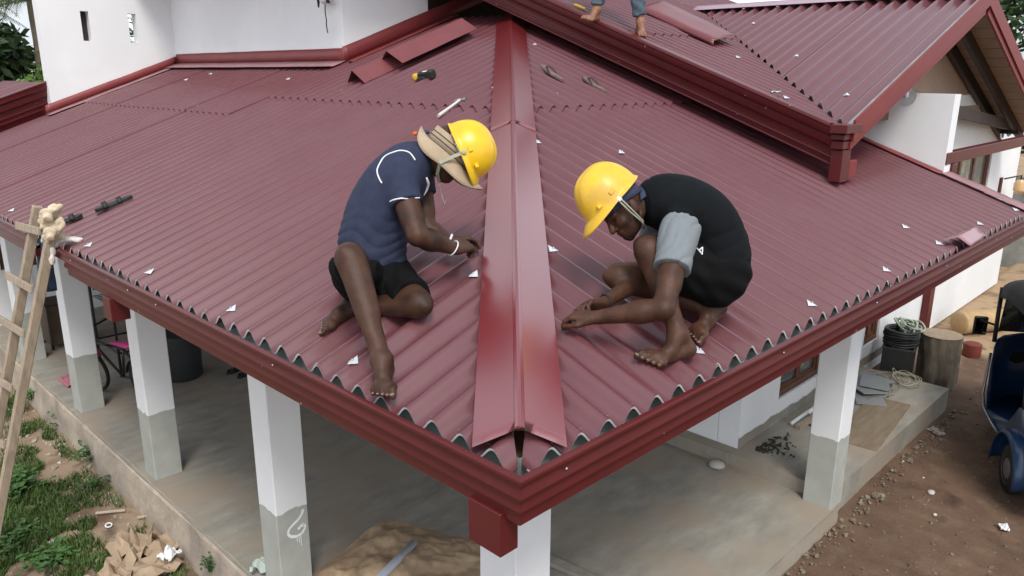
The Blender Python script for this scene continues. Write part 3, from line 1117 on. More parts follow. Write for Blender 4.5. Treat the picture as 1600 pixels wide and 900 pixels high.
class Field:
    """Signed distance grid: limbs and folds blend smoothly, the zero surface becomes one continuous mesh."""

    def __init__(s, lo, hi, h):
        s.lo, s.h = A3(lo), h
        s.n = np.ceil((A3(hi) - s.lo) / h).astype(int) + 1
        s.D = np.full(s.n, 1.0, np.float32)

    def _sl(s, c0, c1):
        a = np.clip(np.floor((c0 - s.lo) / s.h).astype(int), 0, s.n - 1)
        b = np.clip(np.ceil((c1 - s.lo) / s.h).astype(int) + 1, 1, s.n)
        sl = tuple(slice(int(a[i]), int(b[i])) for i in range(3))
        ax = [(s.lo[i] + s.h * np.arange(a[i], b[i])).astype(np.float32) for i in range(3)]
        return sl, ax[0][:, None, None], ax[1][None, :, None], ax[2][None, None, :]

    def _mix(s, sl, d, k, sub=False):
        o = s.D[sl]
        if sub:
            s.D[sl] = np.maximum(o, -d)
            return
        if k <= 0:
            s.D[sl] = np.minimum(o, d)
            return
        hh = np.clip(0.5 + 0.5 * (o - d) / k, 0, 1)
        s.D[sl] = o * (1 - hh) + d * hh - k * hh * (1 - hh)

    def cap(s, a, b, r1, r2=None, k=0.015, flat=None, clip=(), sub=False):
        """Tapered capsule; flat = (axis, factor) squashes it; clip = [(point, normal)] cuts it off beyond planes."""
        a, b = A3(a), A3(b)
        r2 = r1 if r2 is None else r2
        m = max(r1, r2) + 3 * max(k, 0.004) + 0.01
        sl, X, Y, Z = s._sl(np.minimum(a, b) - m, np.maximum(a, b) + m)
        ba = b - a
        L2 = float(ba @ ba) + 1e-12
        px, py, pz = X - a[0], Y - a[1], Z - a[2]
        t = np.clip((px * ba[0] + py * ba[1] + pz * ba[2]) / L2, 0, 1)
        qx, qy, qz = px - t * ba[0], py - t * ba[1], pz - t * ba[2]
        if flat is not None:
            n, f = unit(flat[0]), flat[1]
            c = (qx * n[0] + qy * n[1] + qz * n[2]) * (1 / f - 1)
            qx, qy, qz = qx + n[0] * c, qy + n[1] * c, qz + n[2] * c
            d = (np.sqrt(qx * qx + qy * qy + qz * qz) - (r1 + (r2 - r1) * t)) * min(1, (f + 1) / 2)
        else:
            d = np.sqrt(qx * qx + qy * qy + qz * qz) - (r1 + (r2 - r1) * t)
        for (p, nn) in clip:
            p, nn = A3(p), unit(nn)
            d = np.maximum(d, (X - p[0]) * nn[0] + (Y - p[1]) * nn[1] + (Z - p[2]) * nn[2])
        s._mix(sl, d, k, sub)

    def ell(s, c, ax, rad, k=0.02, clip=(), sub=False):
        c = A3(c)
        m = max(rad) + 3 * k + 0.01
        sl, X, Y, Z = s._sl(c - m, c + m)
        px, py, pz = X - c[0], Y - c[1], Z - c[2]
        k0 = k1 = 0
        for v, r in zip(ax, rad):
            v = unit(v)
            e = px * v[0] + py * v[1] + pz * v[2]
            k0 = k0 + (e / r) ** 2
            k1 = k1 + (e / (r * r)) ** 2
        k0, k1 = np.sqrt(k0), np.sqrt(k1) + 1e-9
        d = np.where(k0 < 1e-4, -min(rad), k0 * (k0 - 1) / k1)
        for (p, nn) in clip:
            p, nn = A3(p), unit(nn)
            d = np.maximum(d, (X - p[0]) * nn[0] + (Y - p[1]) * nn[1] + (Z - p[2]) * nn[2])
        s._mix(sl, d.astype(np.float32), k, sub)

    def cut(s, p, n):
        p, n = A3(p), unit(n)
        sl, X, Y, Z = s._sl(s.lo - 1, s.lo + s.h * s.n + 1)
        s.D = np.maximum(s.D, (X - p[0]) * n[0] + (Y - p[1]) * n[1] + (Z - p[2]) * n[2])

    def folds(s, fn):
        sl, X, Y, Z = s._sl(s.lo - 1, s.lo + s.h * s.n + 1)
        band = np.abs(s.D) < 0.05
        s.D = np.where(band, s.D + fn(X, Y, Z), s.D).astype(np.float32)

    def mesh(s, name, m, parent, relax=1):
        D = s.D
        D[D == 0] = 1e-7
        D[0], D[-1], D[:, 0], D[:, -1], D[:, :, 0], D[:, :, -1] = (1,) * 6
        ins = D < 0
        c = ins[:-1, :-1, :-1].astype(np.int8)
        tot = np.zeros_like(c)
        off = [(i, j, k) for i in (0, 1) for j in (0, 1) for k in (0, 1)]
        nx, ny, nz = D.shape
        view = lambda A, o: A[o[0]:nx - 1 + o[0], o[1]:ny - 1 + o[1], o[2]:nz - 1 + o[2]]
        for o in off:
            tot += view(ins, o)
        act = np.argwhere((tot > 0) & (tot < 8))
        cid = np.full(tot.shape, -1, np.int32)
        cid[tuple(act.T)] = np.arange(len(act))
        acc = np.zeros((len(act), 3))
        cnt = np.zeros(len(act))
        for o in off:
            for d in range(3):
                if o[d]:
                    continue
                o2 = list(o)
                o2[d] = 1
                v1 = D[act[:, 0] + o[0], act[:, 1] + o[1], act[:, 2] + o[2]]
                v2 = D[act[:, 0] + o2[0], act[:, 1] + o2[1], act[:, 2] + o2[2]]
                x = (v1 < 0) != (v2 < 0)
                t = np.where(x, v1 / np.where(v1 == v2, 1, v1 - v2), 0)
                p = np.tile(A3(o), (len(act), 1))
                p[:, d] += t
                acc[x] += p[x]
                cnt[x] += 1
        V = (act + acc / np.maximum(cnt, 1)[:, None]) * s.h + s.lo
        F = []
        for d in range(3):
            e1, e2 = [q for q in range(3) if q != d]
            a = np.moveaxis(ins, d, 0)
            ch = np.argwhere(ins.take(range(0, D.shape[d] - 1), d) != ins.take(range(1, D.shape[d]), d))
            ch = ch[(ch[:, e1] > 0) & (ch[:, e2] > 0) & (ch[:, e1] < D.shape[e1] - 1) & (ch[:, e2] < D.shape[e2] - 1)]
            q = []
            for (i, j) in ((0, 0), (1, 0), (1, 1), (0, 1)):
                cc = ch.copy()
                cc[:, e1] -= i
                cc[:, e2] -= j
                q.append(cid[tuple(cc.T)])
            q = np.stack(q, 1)
            fl = ins[tuple(ch.T)]
            if d == 1:
                fl = ~fl
            q[fl] = q[fl][:, ::-1]
            F.append(q)
        F = np.concatenate(F)
        F = F[(F >= 0).all(1)]
        for _ in range(relax):
            S = np.zeros_like(V)
            N = np.zeros(len(V))
            for i in range(4):
                j = (i + 1) % 4
                np.add.at(S, F[:, i], V[F[:, j]])
                np.add.at(S, F[:, j], V[F[:, i]])
                np.add.at(N, F[:, i], 1)
                np.add.at(N, F[:, j], 1)
            V = V * 0.45 + 0.55 * S / np.maximum(N, 1)[:, None]
        me = bpy.data.meshes.new(name)
        me.vertices.add(len(V))
        me.vertices.foreach_set('co', V.astype(np.float32).ravel())
        me.loops.add(F.size)
        me.loops.foreach_set('vertex_index', F[:, ::-1].astype(np.int32).ravel())
        me.polygons.add(len(F))
        me.polygons.foreach_set('loop_start', np.arange(0, F.size, 4, dtype=np.int32))
        me.polygons.foreach_set('loop_total', np.full(len(F), 4, np.int32))
        me.polygons.foreach_set('use_smooth', np.ones(len(F), bool))
        me.materials.append(m)
        me.update(calc_edges=True)
        me.validate()
        return new_obj(name, me, parent)


def lerp(a, b, t):
    return A3(a) * (1 - t) + A3(b) * t


def add_leg(F, hip, knee, ank, fat=1.0):
    F.cap(hip, knee, 0.088 * fat, 0.057 * fat, 0.03)
    F.cap(lerp(hip, knee, 0.9), lerp(knee, ank, 0.06), 0.056 * fat, 0.055 * fat, 0.02)
    F.cap(knee, ank, 0.052 * fat, 0.034, 0.02)


def add_calf(F, knee, ank, back, fat=1.0):
    back = unit(back)
    dn_ = unit(A3(ank) - A3(knee))
    F.cap(A3(knee) - back * 0.034 - dn_ * 0.012, A3(knee) - back * 0.030 + dn_ * 0.028, 0.026 * fat, 0.020, 0.018)
    F.cap(lerp(knee, ank, 0.12) - back * 0.034, lerp(knee, ank, 0.8) - back * 0.016, 0.013, 0.014, 0.02)
    sd_ = unit(np.cross(dn_, back))
    for q_ in (-1, 1):
        F.cap(A3(ank) + sd_ * q_ * 0.026, A3(ank) + sd_ * q_ * 0.029, 0.013, 0.012, 0.012)
    F.cap(lerp(knee, ank, 0.55) + back * 0.026, A3(ank) + back * 0.024, 0.016, 0.011, 0.02)
    F.cap(lerp(knee, ank, 0.16) + back * 0.014, lerp(knee, ank, 0.55) + back * 0.010, 0.052 * fat, 0.040 * fat, 0.03)


TOENAILS = []


def add_foot(F, ank, heel, ball, n, side, nails=True):
    """side = +1 when the big toe lies towards cross(n, dir)."""
    ank, heel, ball, n = A3(ank), A3(heel), A3(ball), unit(n)
    d = unit(ball - heel)
    lat = unit(np.cross(n, d)) * side
    n2 = unit(np.cross(lat * side, d)) * -1
    n2 = n if n2 @ n < 0 else n2
    F.cap(ank, heel + n2 * 0.012, 0.036, 0.033, 0.02)
    F.cap(ank + d * 0.01, lerp(heel, ball, 0.62) + n2 * 0.028, 0.036, 0.028, 0.03)
    F.cap(heel + n2 * 0.008, ball + n2 * 0.0, 0.030, 0.030, 0.02)
    F.cap(ball - lat * 0.026 - d * 0.01, ball + lat * 0.026 + d * 0.008, 0.021, 0.025, 0.02)
    for i in range(5):
        u = 0.040 - i * 0.0195
        st = ball + lat * u + d * (0.014 - 0.007 * i)
        ln = (0.052, 0.047, 0.041, 0.036, 0.030)[i]
        r = (0.0145, 0.0105, 0.010, 0.0095, 0.0095)[i]
        mid = st + d * ln * 0.55 + n2 * 0.006
        tip = st + d * ln - n2 * 0.006
        F.cap(st, mid, r * 1.05, r, 0.006)
        F.cap(mid, tip, r, r * 0.88, 0.004)
        if nails:
            TOENAILS.append((tip + n2 * r * 0.72 + d * 0.002, d, n2, r))


FNAILS = []


def add_hand(F, w, d, n, side, curl=(0.5, 0.55, 0.6, 0.65), thumb=(0.5, 0.3), spread=0.0, scale=1.0):
    """w wrist, d along the hand, n back of the hand, side: thumb lies towards side * cross(d, n)."""
    w, d, n = A3(w), unit(d), unit(n)
    n = unit(n - d * (n @ d))
    lat = np.cross(d, n) * side
    S = scale
    for i in range(4):
        u = (0.030 - 0.020 * i) * S
        kn = w + d * (0.088 - (0.0, 0.0, 0.004, 0.012)[i]) * S + lat * u + n * 0.004
        F.cap(w + d * 0.012 * S + lat * u * 0.55, kn, 0.0165 * S, 0.0125 * S, 0.012)
        L = (0.072, 0.080, 0.074, 0.058)[i] * S
        c = curl[i]
        p = kn
        dd = unit(d + lat * (0.10 - 0.07 * i + spread * (1.5 - i) * 0.15))
        ang = 0.0
        for j, (fr, r0, r1) in enumerate(((0.45, 0.0102, 0.0094), (0.31, 0.0092, 0.0085), (0.24, 0.0083, 0.0070))):
            ang += c * (0.9, 1.15, 0.8)[j]
            q = unit(dd * math.cos(ang) - n * math.sin(ang))
            e = p + q * L * fr
            F.cap(p, e, r0 * S, r1 * S, 0.004)
            p = e
        FNAILS.append((p + n * 0.0045 * S, q, unit(n * math.cos(ang) + dd * math.sin(ang)), 0.0062))
    F.cap(w - d * 0.01, w + d * 0.05 * S, 0.024 * S, 0.027 * S, 0.015, flat=(n, 0.72))
    b0 = w + d * 0.022 * S + lat * 0.020 * S - n * 0.008
    t1 = unit(d * 0.75 + lat * 0.55 - n * thumb[0] * 0.6)
    b1 = b0 + t1 * 0.046 * S
    t2 = unit(d * 0.95 + lat * (0.25 - thumb[1]) - n * thumb[0] * 0.7)
    b2 = b1 + t2 * 0.034 * S
    b3 = b2 + unit(t2 - lat * thumb[1] * 0.4 - n * thumb[1] * 0.2) * 0.026 * S
    F.cap(b0, b1, 0.0165 * S, 0.0122 * S, 0.012)
    F.cap(b1, b2, 0.0115 * S, 0.0105 * S, 0.005)
    F.cap(b2, b3, 0.0105 * S, 0.0085 * S, 0.004)


def add_arm(F, sh, el, wr, fat=1.0):
    F.cap(sh, el, 0.053 * fat, 0.041 * fat, 0.02)
    F.cap(lerp(sh, el, 0.35), lerp(sh, el, 0.7), 0.050 * fat, 0.046 * fat, 0.02)
    F.cap(el, lerp(el, wr, 0.35), 0.041 * fat, 0.043 * fat, 0.015)
    F.cap(lerp(el, wr, 0.3), wr, 0.043 * fat, 0.0265, 0.02)


def add_head(F, c, f, u):
    """c between the ears, f towards the face, u towards the crown."""
    c, f, u = A3(c), unit(f), unit(u)
    u = unit(u - f * (u @ f))
    l = np.cross(u, f)
    F.ell(c + u * 0.030 - f * 0.008, (f, l, u), (0.098, 0.077, 0.090), 0.02)
    F.ell(c - u * 0.045 + f * 0.028, (f, l, u), (0.062, 0.058, 0.070), 0.025)
    F.cap(c - u * 0.090 + f * 0.066, c - u * 0.088 + f * 0.070, 0.022, 0.021, 0.03)
    for sd in (-1, 1):
        F.cap(c - u * 0.060 - f * 0.010 + l * sd * 0.048, c - u * 0.088 + f * 0.052 + l * sd * 0.020, 0.022, 0.016, 0.02)
        F.ell(c - u * 0.016 - f * 0.010 + l * sd * 0.078, (f + u * 0.2, l, u), (0.020, 0.008, 0.032), 0.006)
        F.cap(c - u * 0.028 + f * 0.062 + l * sd * 0.034, c - u * 0.030 + f * 0.058 + l * sd * 0.044, 0.020, 0.016, 0.02)
        F.cap(c + u * 0.012 + f * 0.082 + l * sd * 0.015, c + u * 0.014 + f * 0.070 + l * sd * 0.044, 0.012, 0.010, 0.012)
        F.ell(c - u * 0.004 + f * 0.086 + l * sd * 0.031, (f, l, u), (0.012, 0.014, 0.008), 0.01, sub=True)
        F.cap(c - u * 0.036 + f * 0.092 + l * sd * 0.013, c - u * 0.036 + f * 0.090 + l * sd * 0.012, 0.0095, 0.009, 0.008)
    F.cap(c + u * 0.004 + f * 0.092, c - u * 0.034 + f * 0.108, 0.0085, 0.0125, 0.010)
    F.cap(c - u * 0.060 + f * 0.086 - l * 0.016, c - u * 0.060 + f * 0.086 + l * 0.016, 0.0095, 0.0095, 0.008)
    F.cap(c - u * 0.071 + f * 0.083 - l * 0.013, c - u * 0.071 + f * 0.083 + l * 0.013, 0.0095, 0.0095, 0.007)
    return l


def blob(name, c, ax, rad, m, parent, n=14):
    mb = MB()
    ax = [Vector(unit(a)) for a in ax]
    c = Vector(c)

    def fn(s, t):
        a, b = s * 2 * PI, (t - 0.5) * PI * 0.999
        return c + ax[0] * rad[0] * math.cos(b) * math.cos(a) + ax[1] * rad[1] * math.cos(b) * math.sin(a) + ax[2] * rad[2] * math.sin(b)
    mb.grid(fn, n, n // 2, True)
    return mb.build(name, m, parent, smooth=True)


def nails(lst, name, parent, m):
    for (p, d, n, r) in lst:
        blob(name, p, (d, np.cross(n, d), n), (r * 0.75, r * 0.72, r * 0.28), m, parent, 8)
    lst.clear()


def helmet(parent, c, f, u, m, m_in, H=0.150, a=0.136, b=0.112, peak=0.055):
    """Hard hat: ribbed dome, rolled rim, peak in front; c = middle of the rim."""
    c, f, u = Vector(c), Vector(unit(f)), Vector(unit(u))
    u = (u - f * u.dot(f)).normalized()
    l = u.cross(f)
    mb = MB()
    nt_, npv = 72, 22

    def fn(s, t):
        th = s * 2 * PI
        ct, st = math.cos(th), math.sin(th)
        if t < 0.74:
            q = t / 0.74
            ph = (1 - q) * PI / 2
            rad = math.cos(ph) ** 0.82
            h = H * math.sin(ph) ** 0.95
            e = 0.0
        else:
            q = (t - 0.74) / 0.26
            e = q
            rad = 1.0
            h = -0.004 * q
        A_, B_ = a, b
        x, y = A_ * rad * ct, B_ * rad * st
        if e > 0:
            pk = max(0.0, ct) ** 1.6
            ext = 0.010 * e + peak * e * pk
            x += ext * ct if pk < 0.02 else ext * (0.4 * ct + 0.6)
            y += ext * st * (0.55 if pk > 0.02 else 1)
            h += -0.012 * e - 0.020 * e * e * pk + 0.006 * (1 - e) * 0
        else:
            hh = h / H
            for (yc, wd, am) in ((0.0, 0.016, 0.0055), (0.040, 0.009, 0.003), (-0.040, 0.009, 0.003)):
                g = math.exp(-((y - yc) / wd) ** 2) * min(1, max(0, (hh - 0.25) * 3))
                h += am * g
        return c + f * x + l * y + u * h
    mb.grid(fn, nt_, npv, True)
    o = mb.build('hard_hat', m, parent, smooth=True)
    solidify(o, 0.003, -1)
    # slots for the strap, cradle band inside
    for sd in (-1, 1):
        mb = MB()
        p = c + l * sd * (b * 0.985) + u * 0.028 + f * 0.02
        mb.obox(p, f, l, u, 0.014, 0.006, 0.009, 0.003)
        mb.build('hat_slot', m, o)
        mb = MB()
        p = c + l * sd * (b * 0.80) + u * 0.022 + f * 0.095
        mb.obox(p, f, l, u, 0.010, 0.007, 0.008, 0.003)
        mb.build('hat_slot', m, o)
    mb = MB()
    mb.grid(lambda s, t: c + f * (a * 0.86 * math.cos(s * 2 * PI)) + l * (b * 0.86 * math.sin(s * 2 * PI)) + u * (-0.022 + t * 0.045), 40, 1, True)
    mb.build('hat_band', m_in, o, smooth=True)
    return o, l


def spline(P, k):
    P = [Vector(p) for p in P]
    out = []
    for i in range(len(P) - 1):
        a, b, c, d = P[max(0, i - 1)], P[i], P[i + 1], P[min(len(P) - 1, i + 2)]
        for j in range(k):
            t = j / k
            out.append(0.5 * (2 * b + (c - a) * t + (2 * a - 5 * b + 4 * c - d) * t * t + (3 * b - 3 * c + d - a) * t ** 3))
    return out + [P[-1]]


def on_mesh(o, P, push=0.003):
    """Put points that lie on sight lines onto the surface of a mesh, slightly proud."""
    from mathutils.bvhtree import BVHTree
    me = o.data
    bv = BVHTree.FromPolygons([v.co[:] for v in me.vertices], [p.vertices[:] for p in me.polygons])
    out = []
    src = Vector(_c)
    for p in P:
        d = (Vector(p) - src).normalized()
        h = bv.ray_cast(src, d)
        if h[0] is not None:
            nn = h[1] if h[1].dot(d) < 0 else -h[1]
            out.append((h[0] + nn * push, nn))
    return out


def band(parent, name, m, a, b, t, r, w, tilt=0.0, th=0.003):
    """Ring worn on a limb."""
    p = lerp(a, b, t)
    d = Vector(unit(A3(b) - A3(a)))
    x = d.orthogonal().normalized()
    y = d.cross(x)
    d2 = (d + x * tilt).normalized()
    mb = MB()
    P = [Vector(p) + (x * math.cos(q) + y * math.sin(q)) * r + d * (tilt * r * math.cos(q)) for q in [2 * PI * i / 28 for i in range(28)]]
    mb.tube(P, w, 8, closed=True)
    return mb.build(name, m, parent, smooth=True)


def skin_mat(name, col, col2):
    return mat(name, col, 0.48, 0.30, 16, 0.25, 190, col2=col2, mix_scale=7, spec=0.34, rvar=0.12)


M_SK1 = skin_mat('skin_worker_left', (0.062, 0.028, 0.0165), (0.034, 0.0155, 0.0095))
M_SK2 = skin_mat('skin_worker_right', (0.074, 0.032, 0.018), (0.041, 0.018, 0.0105))
M_SK3 = skin_mat('skin_worker_top', (0.26, 0.13, 0.078), (0.20, 0.098, 0.06))
M_NAIL = mat('nail', (0.20, 0.12, 0.092), 0.35, 0.1)
M_NAVY = mat('navy_polo_knit', (0.020, 0.027, 0.060), 0.85, 0.18, 25, 0.25, 400)
M_BLACK = mat('black_jersey', (0.0055, 0.007, 0.0085), 0.85, 0.2, 25, 0.2, 400, spec=0.15)
M_SHORT = mat('black_shorts', (0.0048, 0.0052, 0.0058), 0.85, 0.25, 12, 0.25, 200, spec=0.15)
M_GREY = mat('grey_marl_sleeve', (0.175, 0.20, 0.215), 0.9, 0.07, 60, 0.2, 300)
M_YEL = mat('helmet_yellow', (0.78, 0.50, 0.015), 0.34, 0.08, 9, 0.04, 40, coat=0.15, rvar=0.10, col2=(0.70, 0.43, 0.02), mix_scale=9)
M_YEL2 = mat('helmet_yellow_worn', (0.72, 0.45, 0.035), 0.42, 0.10, 11, 0.06, 50, coat=0.08, rvar=0.12, col2=(0.60, 0.37, 0.05), mix_scale=8)
M_KHAKI = mat('khaki_cotton', (0.38, 0.295, 0.20), 0.9, 0.10, 12, 0.25, 300)
M_NAVYC = mat('navy_cap_cotton', (0.030, 0.040, 0.080), 0.85, 0.15, 20, 0.2, 300)
M_STRAP = mat('grey_strap', (0.36, 0.36, 0.28), 0.7, 0.1, 40)
M_WHT = mat('white_trim', (0.72, 0.74, 0.76), 0.7, 0.05, 20)
M_HAIR = mat('black_hair', (0.010, 0.009, 0.008), 0.7, 0.3, 60, 0.6, 220)
M_DKIN = mat('dark_inner', (0.02, 0.02, 0.02), 0.8)
NL = unit((-T, 0, 1))
NR = unit((0, -T, 1))


def torso(F, S, lat, grow=0.0, k=0.06):
    """S: list of (point, lateral radius, depth radius) up the spine."""
    lat = unit(lat)
    q = spline([s[0] for s in S], 3)
    R = []
    for i in range(len(q)):
        a, t = min(i // 3, len(S) - 2), i / 3 - min(i // 3, len(S) - 2)
        R.append((tuple(q[i]), S[a][1] * (1 - t) + S[a + 1][1] * t - 0.014, S[a][2] * (1 - t) + S[a + 1][2] * t - 0.014))
    S = R
    n = len(S)
    for i, (p, rl, ra) in enumerate(S):
        a = A3(S[max(0, i - 1)][0])
        b = A3(S[min(n - 1, i + 1)][0])
        up = unit(b - a)
        l = unit(lat - up * (lat @ up))
        ap = np.cross(l, up)
        F.ell(p, (l, ap, up), (rl + grow, ra + grow, 0.085 + grow), k)


# ------------------------------------------------------------------ worker on the left, sitting on the roof
pA = thing('person', (0.426, 1.261, 2.330), 'worker in navy polo sitting on the left roof, yellow helmet over khaki sun hat', 'person')
A_pel, A_w1, A_w2, A_ch, A_up = (0.436, 1.339, 2.447), (0.448, 1.371, 2.559), (0.487, 1.358, 2.702), (0.552, 1.327, 2.828), (0.617, 1.296, 2.916)
A_neck = (0.683, 1.245, 2.958)
A_shR, A_shL = (0.501, 1.217, 2.869), (0.723, 1.370, 2.890)
A_elR, A_wrR = (0.462, 1.054, 2.653), (0.655, 1.031, 2.569)
A_elL, A_wrL = (0.684, 1.259, 2.621), (0.753, 1.182, 2.566)
A_hpR, A_hpL = (0.354, 1.345, 2.440), (0.494, 1.328, 2.418)
A_knR, A_akR = (0.131, 1.063, 2.612), (0.069, 0.791, 2.270)
A_knL, A_akL = (0.396, 0.970, 2.384), (0.316, 1.361, 2.308)
A_hd = (0.741, 1.176, 2.971)
A_f = unit(A3((0.862, 0.985, 2.796)) - A3((0.741, 1.176, 2.971)))
A_u = unit(A3((0.897, 1.073, 3.184)) - A3((0.741, 1.176, 2.971)))
A_fh = unit(A3((0.780, 1.040, 2.724)) - A3((0.741, 1.176, 2.971)))      # the helmet is tipped forward on the hat
A_uh = unit(A3((0.930, 1.002, 3.092)) - A3((0.741, 1.176, 2.971)))
A_rim = (0.792, 1.113, 2.980)
lo = np.minimum.reduce([A3(q) for q in (A_pel, A_shR, A_shL, A_hd, A_akR, A_akL, A_knL, A_knR, A_wrR)]) - 0.33
hi = np.maximum.reduce([A3(q) for q in (A_pel, A_shR, A_shL, A_hd, A_akR, A_akL, A_knL, A_knR, A_wrR)]) + 0.33
latA = A3(A_shR) - A3(A_shL)
SA = [(A_pel, 0.155, 0.122), (A_w1, 0.150, 0.132), (A_w2, 0.155, 0.136), (A_ch, 0.160, 0.126), (A_up, 0.135, 0.090)]
F = Field(lo, hi, 0.0046)
torso(F, SA, latA, -0.012)
F.cap(A_up, lerp(A_neck, A_hd, 0.55), 0.064, 0.056, 0.03)
add_head(F, A_hd, A_f, A_u)
add_arm(F, A_shR, A_elR, A_wrR, 1.06)
add_arm(F, A_shL, A_elL, A_wrL, 1.0)
hdR = A3((0.785, 1.048, 2.570)) - A3(A_wrR)
add_hand(F, A_wrR, hdR, A3((0.652, 0.970, 2.745)) - A3(A_wrR), -1, (0.62, 0.7, 0.8, 0.85), (0.5, 0.5))
hdL = A3((0.874, 1.144, 2.557)) - A3(A_wrL)
add_hand(F, A_wrL, hdL, A3((0.853, 1.218, 2.690)) - A3(A_wrL), 1, (0.5, 0.6, 0.75, 0.8), (0.6, 0.5))
add_leg(F, A_hpR, A_knR, A_akR, 1.02)
add_calf(F, A_knR, A_akR, A3((0.391, 1.158, 2.474)) - A3(A_knR))
add_leg(F, A_hpL, A_knL, A_akL, 1.0)
add_calf(F, A_knL, A_akL, A3((0.424, 1.252, 2.421)) - A3(A_knL))
heelR = A3((0.088, 0.795, 2.219))
ballR = A3((0.010, 0.707, 2.201))
add_foot(F, A_akR, heelR, ballR, NL, 1)
heelL = A3((0.297, 1.314, 2.299))
ballL = A3((0.186, 1.327, 2.265))
add_foot(F, A_akL, heelL, ballL, NL, 1)
bodyA = F.mesh('body', M_SK1, pA)
nails(TOENAILS, 'toenail', pA, M_NAIL)
nails(FNAILS, 'fingernail', pA, M_NAIL)

# polo shirt
F = Field(lo, hi, 0.0065)
torso(F, SA, latA, 0.012)
F.cap(A_shL, lerp(A_shR, A_shL, 0.1), 0.070, 0.070, 0.04)
for (sh, el) in ((A_shR, A_elR), (A_shL, A_elL)):
    e = lerp(sh, el, 0.44)
    F.cap(sh, lerp(sh, el, 0.6), 0.071, 0.068, 0.035, clip=[(e, A3(el) - A3(sh))])
F.cap(lerp(A_up, A_neck, 0.1), lerp(A_neck, A_hd, 0.05), 0.086, 0.074, 0.03, clip=[(lerp(A_neck, A_hd, 0.08), A3(A_hd) - A3(A_up))])
dn = unit(A3(A_pel) - A3(A_w2))
F.cut(lerp(A_pel, A_w1, 0.15), dn)


def foldA(X, Y, Z):
    w = np.exp(-((X * dn[0] + Y * dn[1] + Z * dn[2]) - float(A3(A_w1) @ dn)) ** 2 / 0.02)
    q = X * dn[0] + Y * dn[1] + Z * dn[2]
    s = X * 5 - Y * 7
    cr = 1 - 2 * np.abs(np.sin(q * 62 + 2.6 * np.sin(s * 2.3 + q * 9) + X * 16)) ** 0.55
    c2 = 1 - 2 * np.abs(np.sin(X * 22 - Y * 17 + q * 15 + 1.5 * np.sin(Z * 13))) ** 0.5
    return 0.0036 * w * cr + 0.0010 * c2 + 0.0012 * np.sin(q * 30 + X * 21 - Y * 14 + 2 * np.sin(Z * 11))


F.folds(foldA)
shirtA = F.mesh('polo_shirt', M_NAVY, pA)
# white piping on the shoulder and the sleeve, placket
for path in (((-0.889, -0.658, 3.198), (-0.892, -0.651, 3.207), (-0.899, -0.643, 3.210), (-0.906, -0.636, 3.208), (-0.915, -0.629, 3.203), (-0.921, -0.626, 3.195), (-0.926, -0.625, 3.185), (-0.926, -0.628, 3.176), (-0.925, -0.633, 3.169)),
             ((-0.922, -0.645, 3.146), (-0.918, -0.648, 3.148), (-0.911, -0.654, 3.150), (-0.904, -0.661, 3.150), (-0.898, -0.667, 3.151), (-0.894, -0.671, 3.151))):
    R = on_mesh(shirtA, spline(path, 5), 0.001)
    if len(R) > 2:
        mb = MB()
        mb.tube([p for p, nn in R], 0.0034, 6)
        mb.build('piping', M_WHT, shirtA, smooth=True)
R = on_mesh(shirtA, ((-0.883, -0.672, 3.176), (-0.883, -0.675, 3.169), (-0.886, -0.675, 3.161), (-0.890, -0.674, 3.154)), 0.003)
if len(R) > 2:
    mb = MB()
    mb.tube([p for p, nn in R], [0.004, 0.008, 0.006, 0.002], 6)
    mb.build('collar_trim', M_WHT, shirtA, smooth=True)

# shorts
F = Field(lo, hi, 0.0065)
F.ell(A_pel, (latA, NL, np.cross(latA, NL)), (0.172, 0.125, 0.135), 0.04)
e = lerp(A_hpR, A_knR, 0.84)
F.cap(A_hpR, A_knR, 0.110, 0.084, 0.05, clip=[(e, A3(A_knR) - A3(A_hpR))])
F.cap(lerp(A_hpR, A_knR, 0.4) - NL * 0.03, lerp(A_hpR, A_knR, 0.9) - NL * 0.05, 0.085, 0.075, 0.05, clip=[(e, A3(A_knR) - A3(A_hpR))])
e = lerp(A_hpL, A_knL, 0.80)
F.cap(A_hpL, A_knL, 0.112, 0.080, 0.05, clip=[(e, A3(A_knL) - A3(A_hpL))])
F.cut(lerp(A_pel, A_w1, 0.55), A3(A_w2) - A3(A_pel))
F.folds(lambda X, Y, Z: 0.005 * np.sin(X * 55 + 3 * np.sin(Y * 19) + Z * 36) * np.sin(Y * 33 - Z * 21 + 1))
shortA = F.mesh('shorts', M_SHORT, pA)

# khaki hat under the helmet: band and wide drooping brim
fA, uA = Vector(A_f), Vector(A_u)
uA = (uA - fA * uA.dot(fA)).normalized()
lA = uA.cross(fA)
rimA = Vector(A_hd) + uA * 0.050 + fA * 0.004
mb = MB()
mb.grid(lambda s, t: rimA + fA * (0.112 * math.cos(s * 2 * PI)) + lA * (0.094 * math.sin(s * 2 * PI)) + uA * (-0.048 + t * 0.065), 48, 2, True)


def brimA(s, t):
    a = s * 2 * PI
    back = max(0.0, -math.cos(a))
    front = max(0.0, math.cos(a))
    side = abs(math.sin(a)) ** 1.5
    ext = 0.060 + 0.045 * front + 0.006 * math.sin(5 * a + 0.7)
    dz = -0.050 - t * (0.018 + 0.052 * side + 0.012 * front - 0.030 * back ** 2) + 0.009 * math.sin(4 * a + 1) * t * t + 0.014 * side * math.sin(t * PI)
    return rimA + fA * ((0.113 + ext * t) * math.cos(a)) + lA * ((0.095 + ext * (0.30 + 0.25 * front) * t) * math.sin(a)) + uA * dz


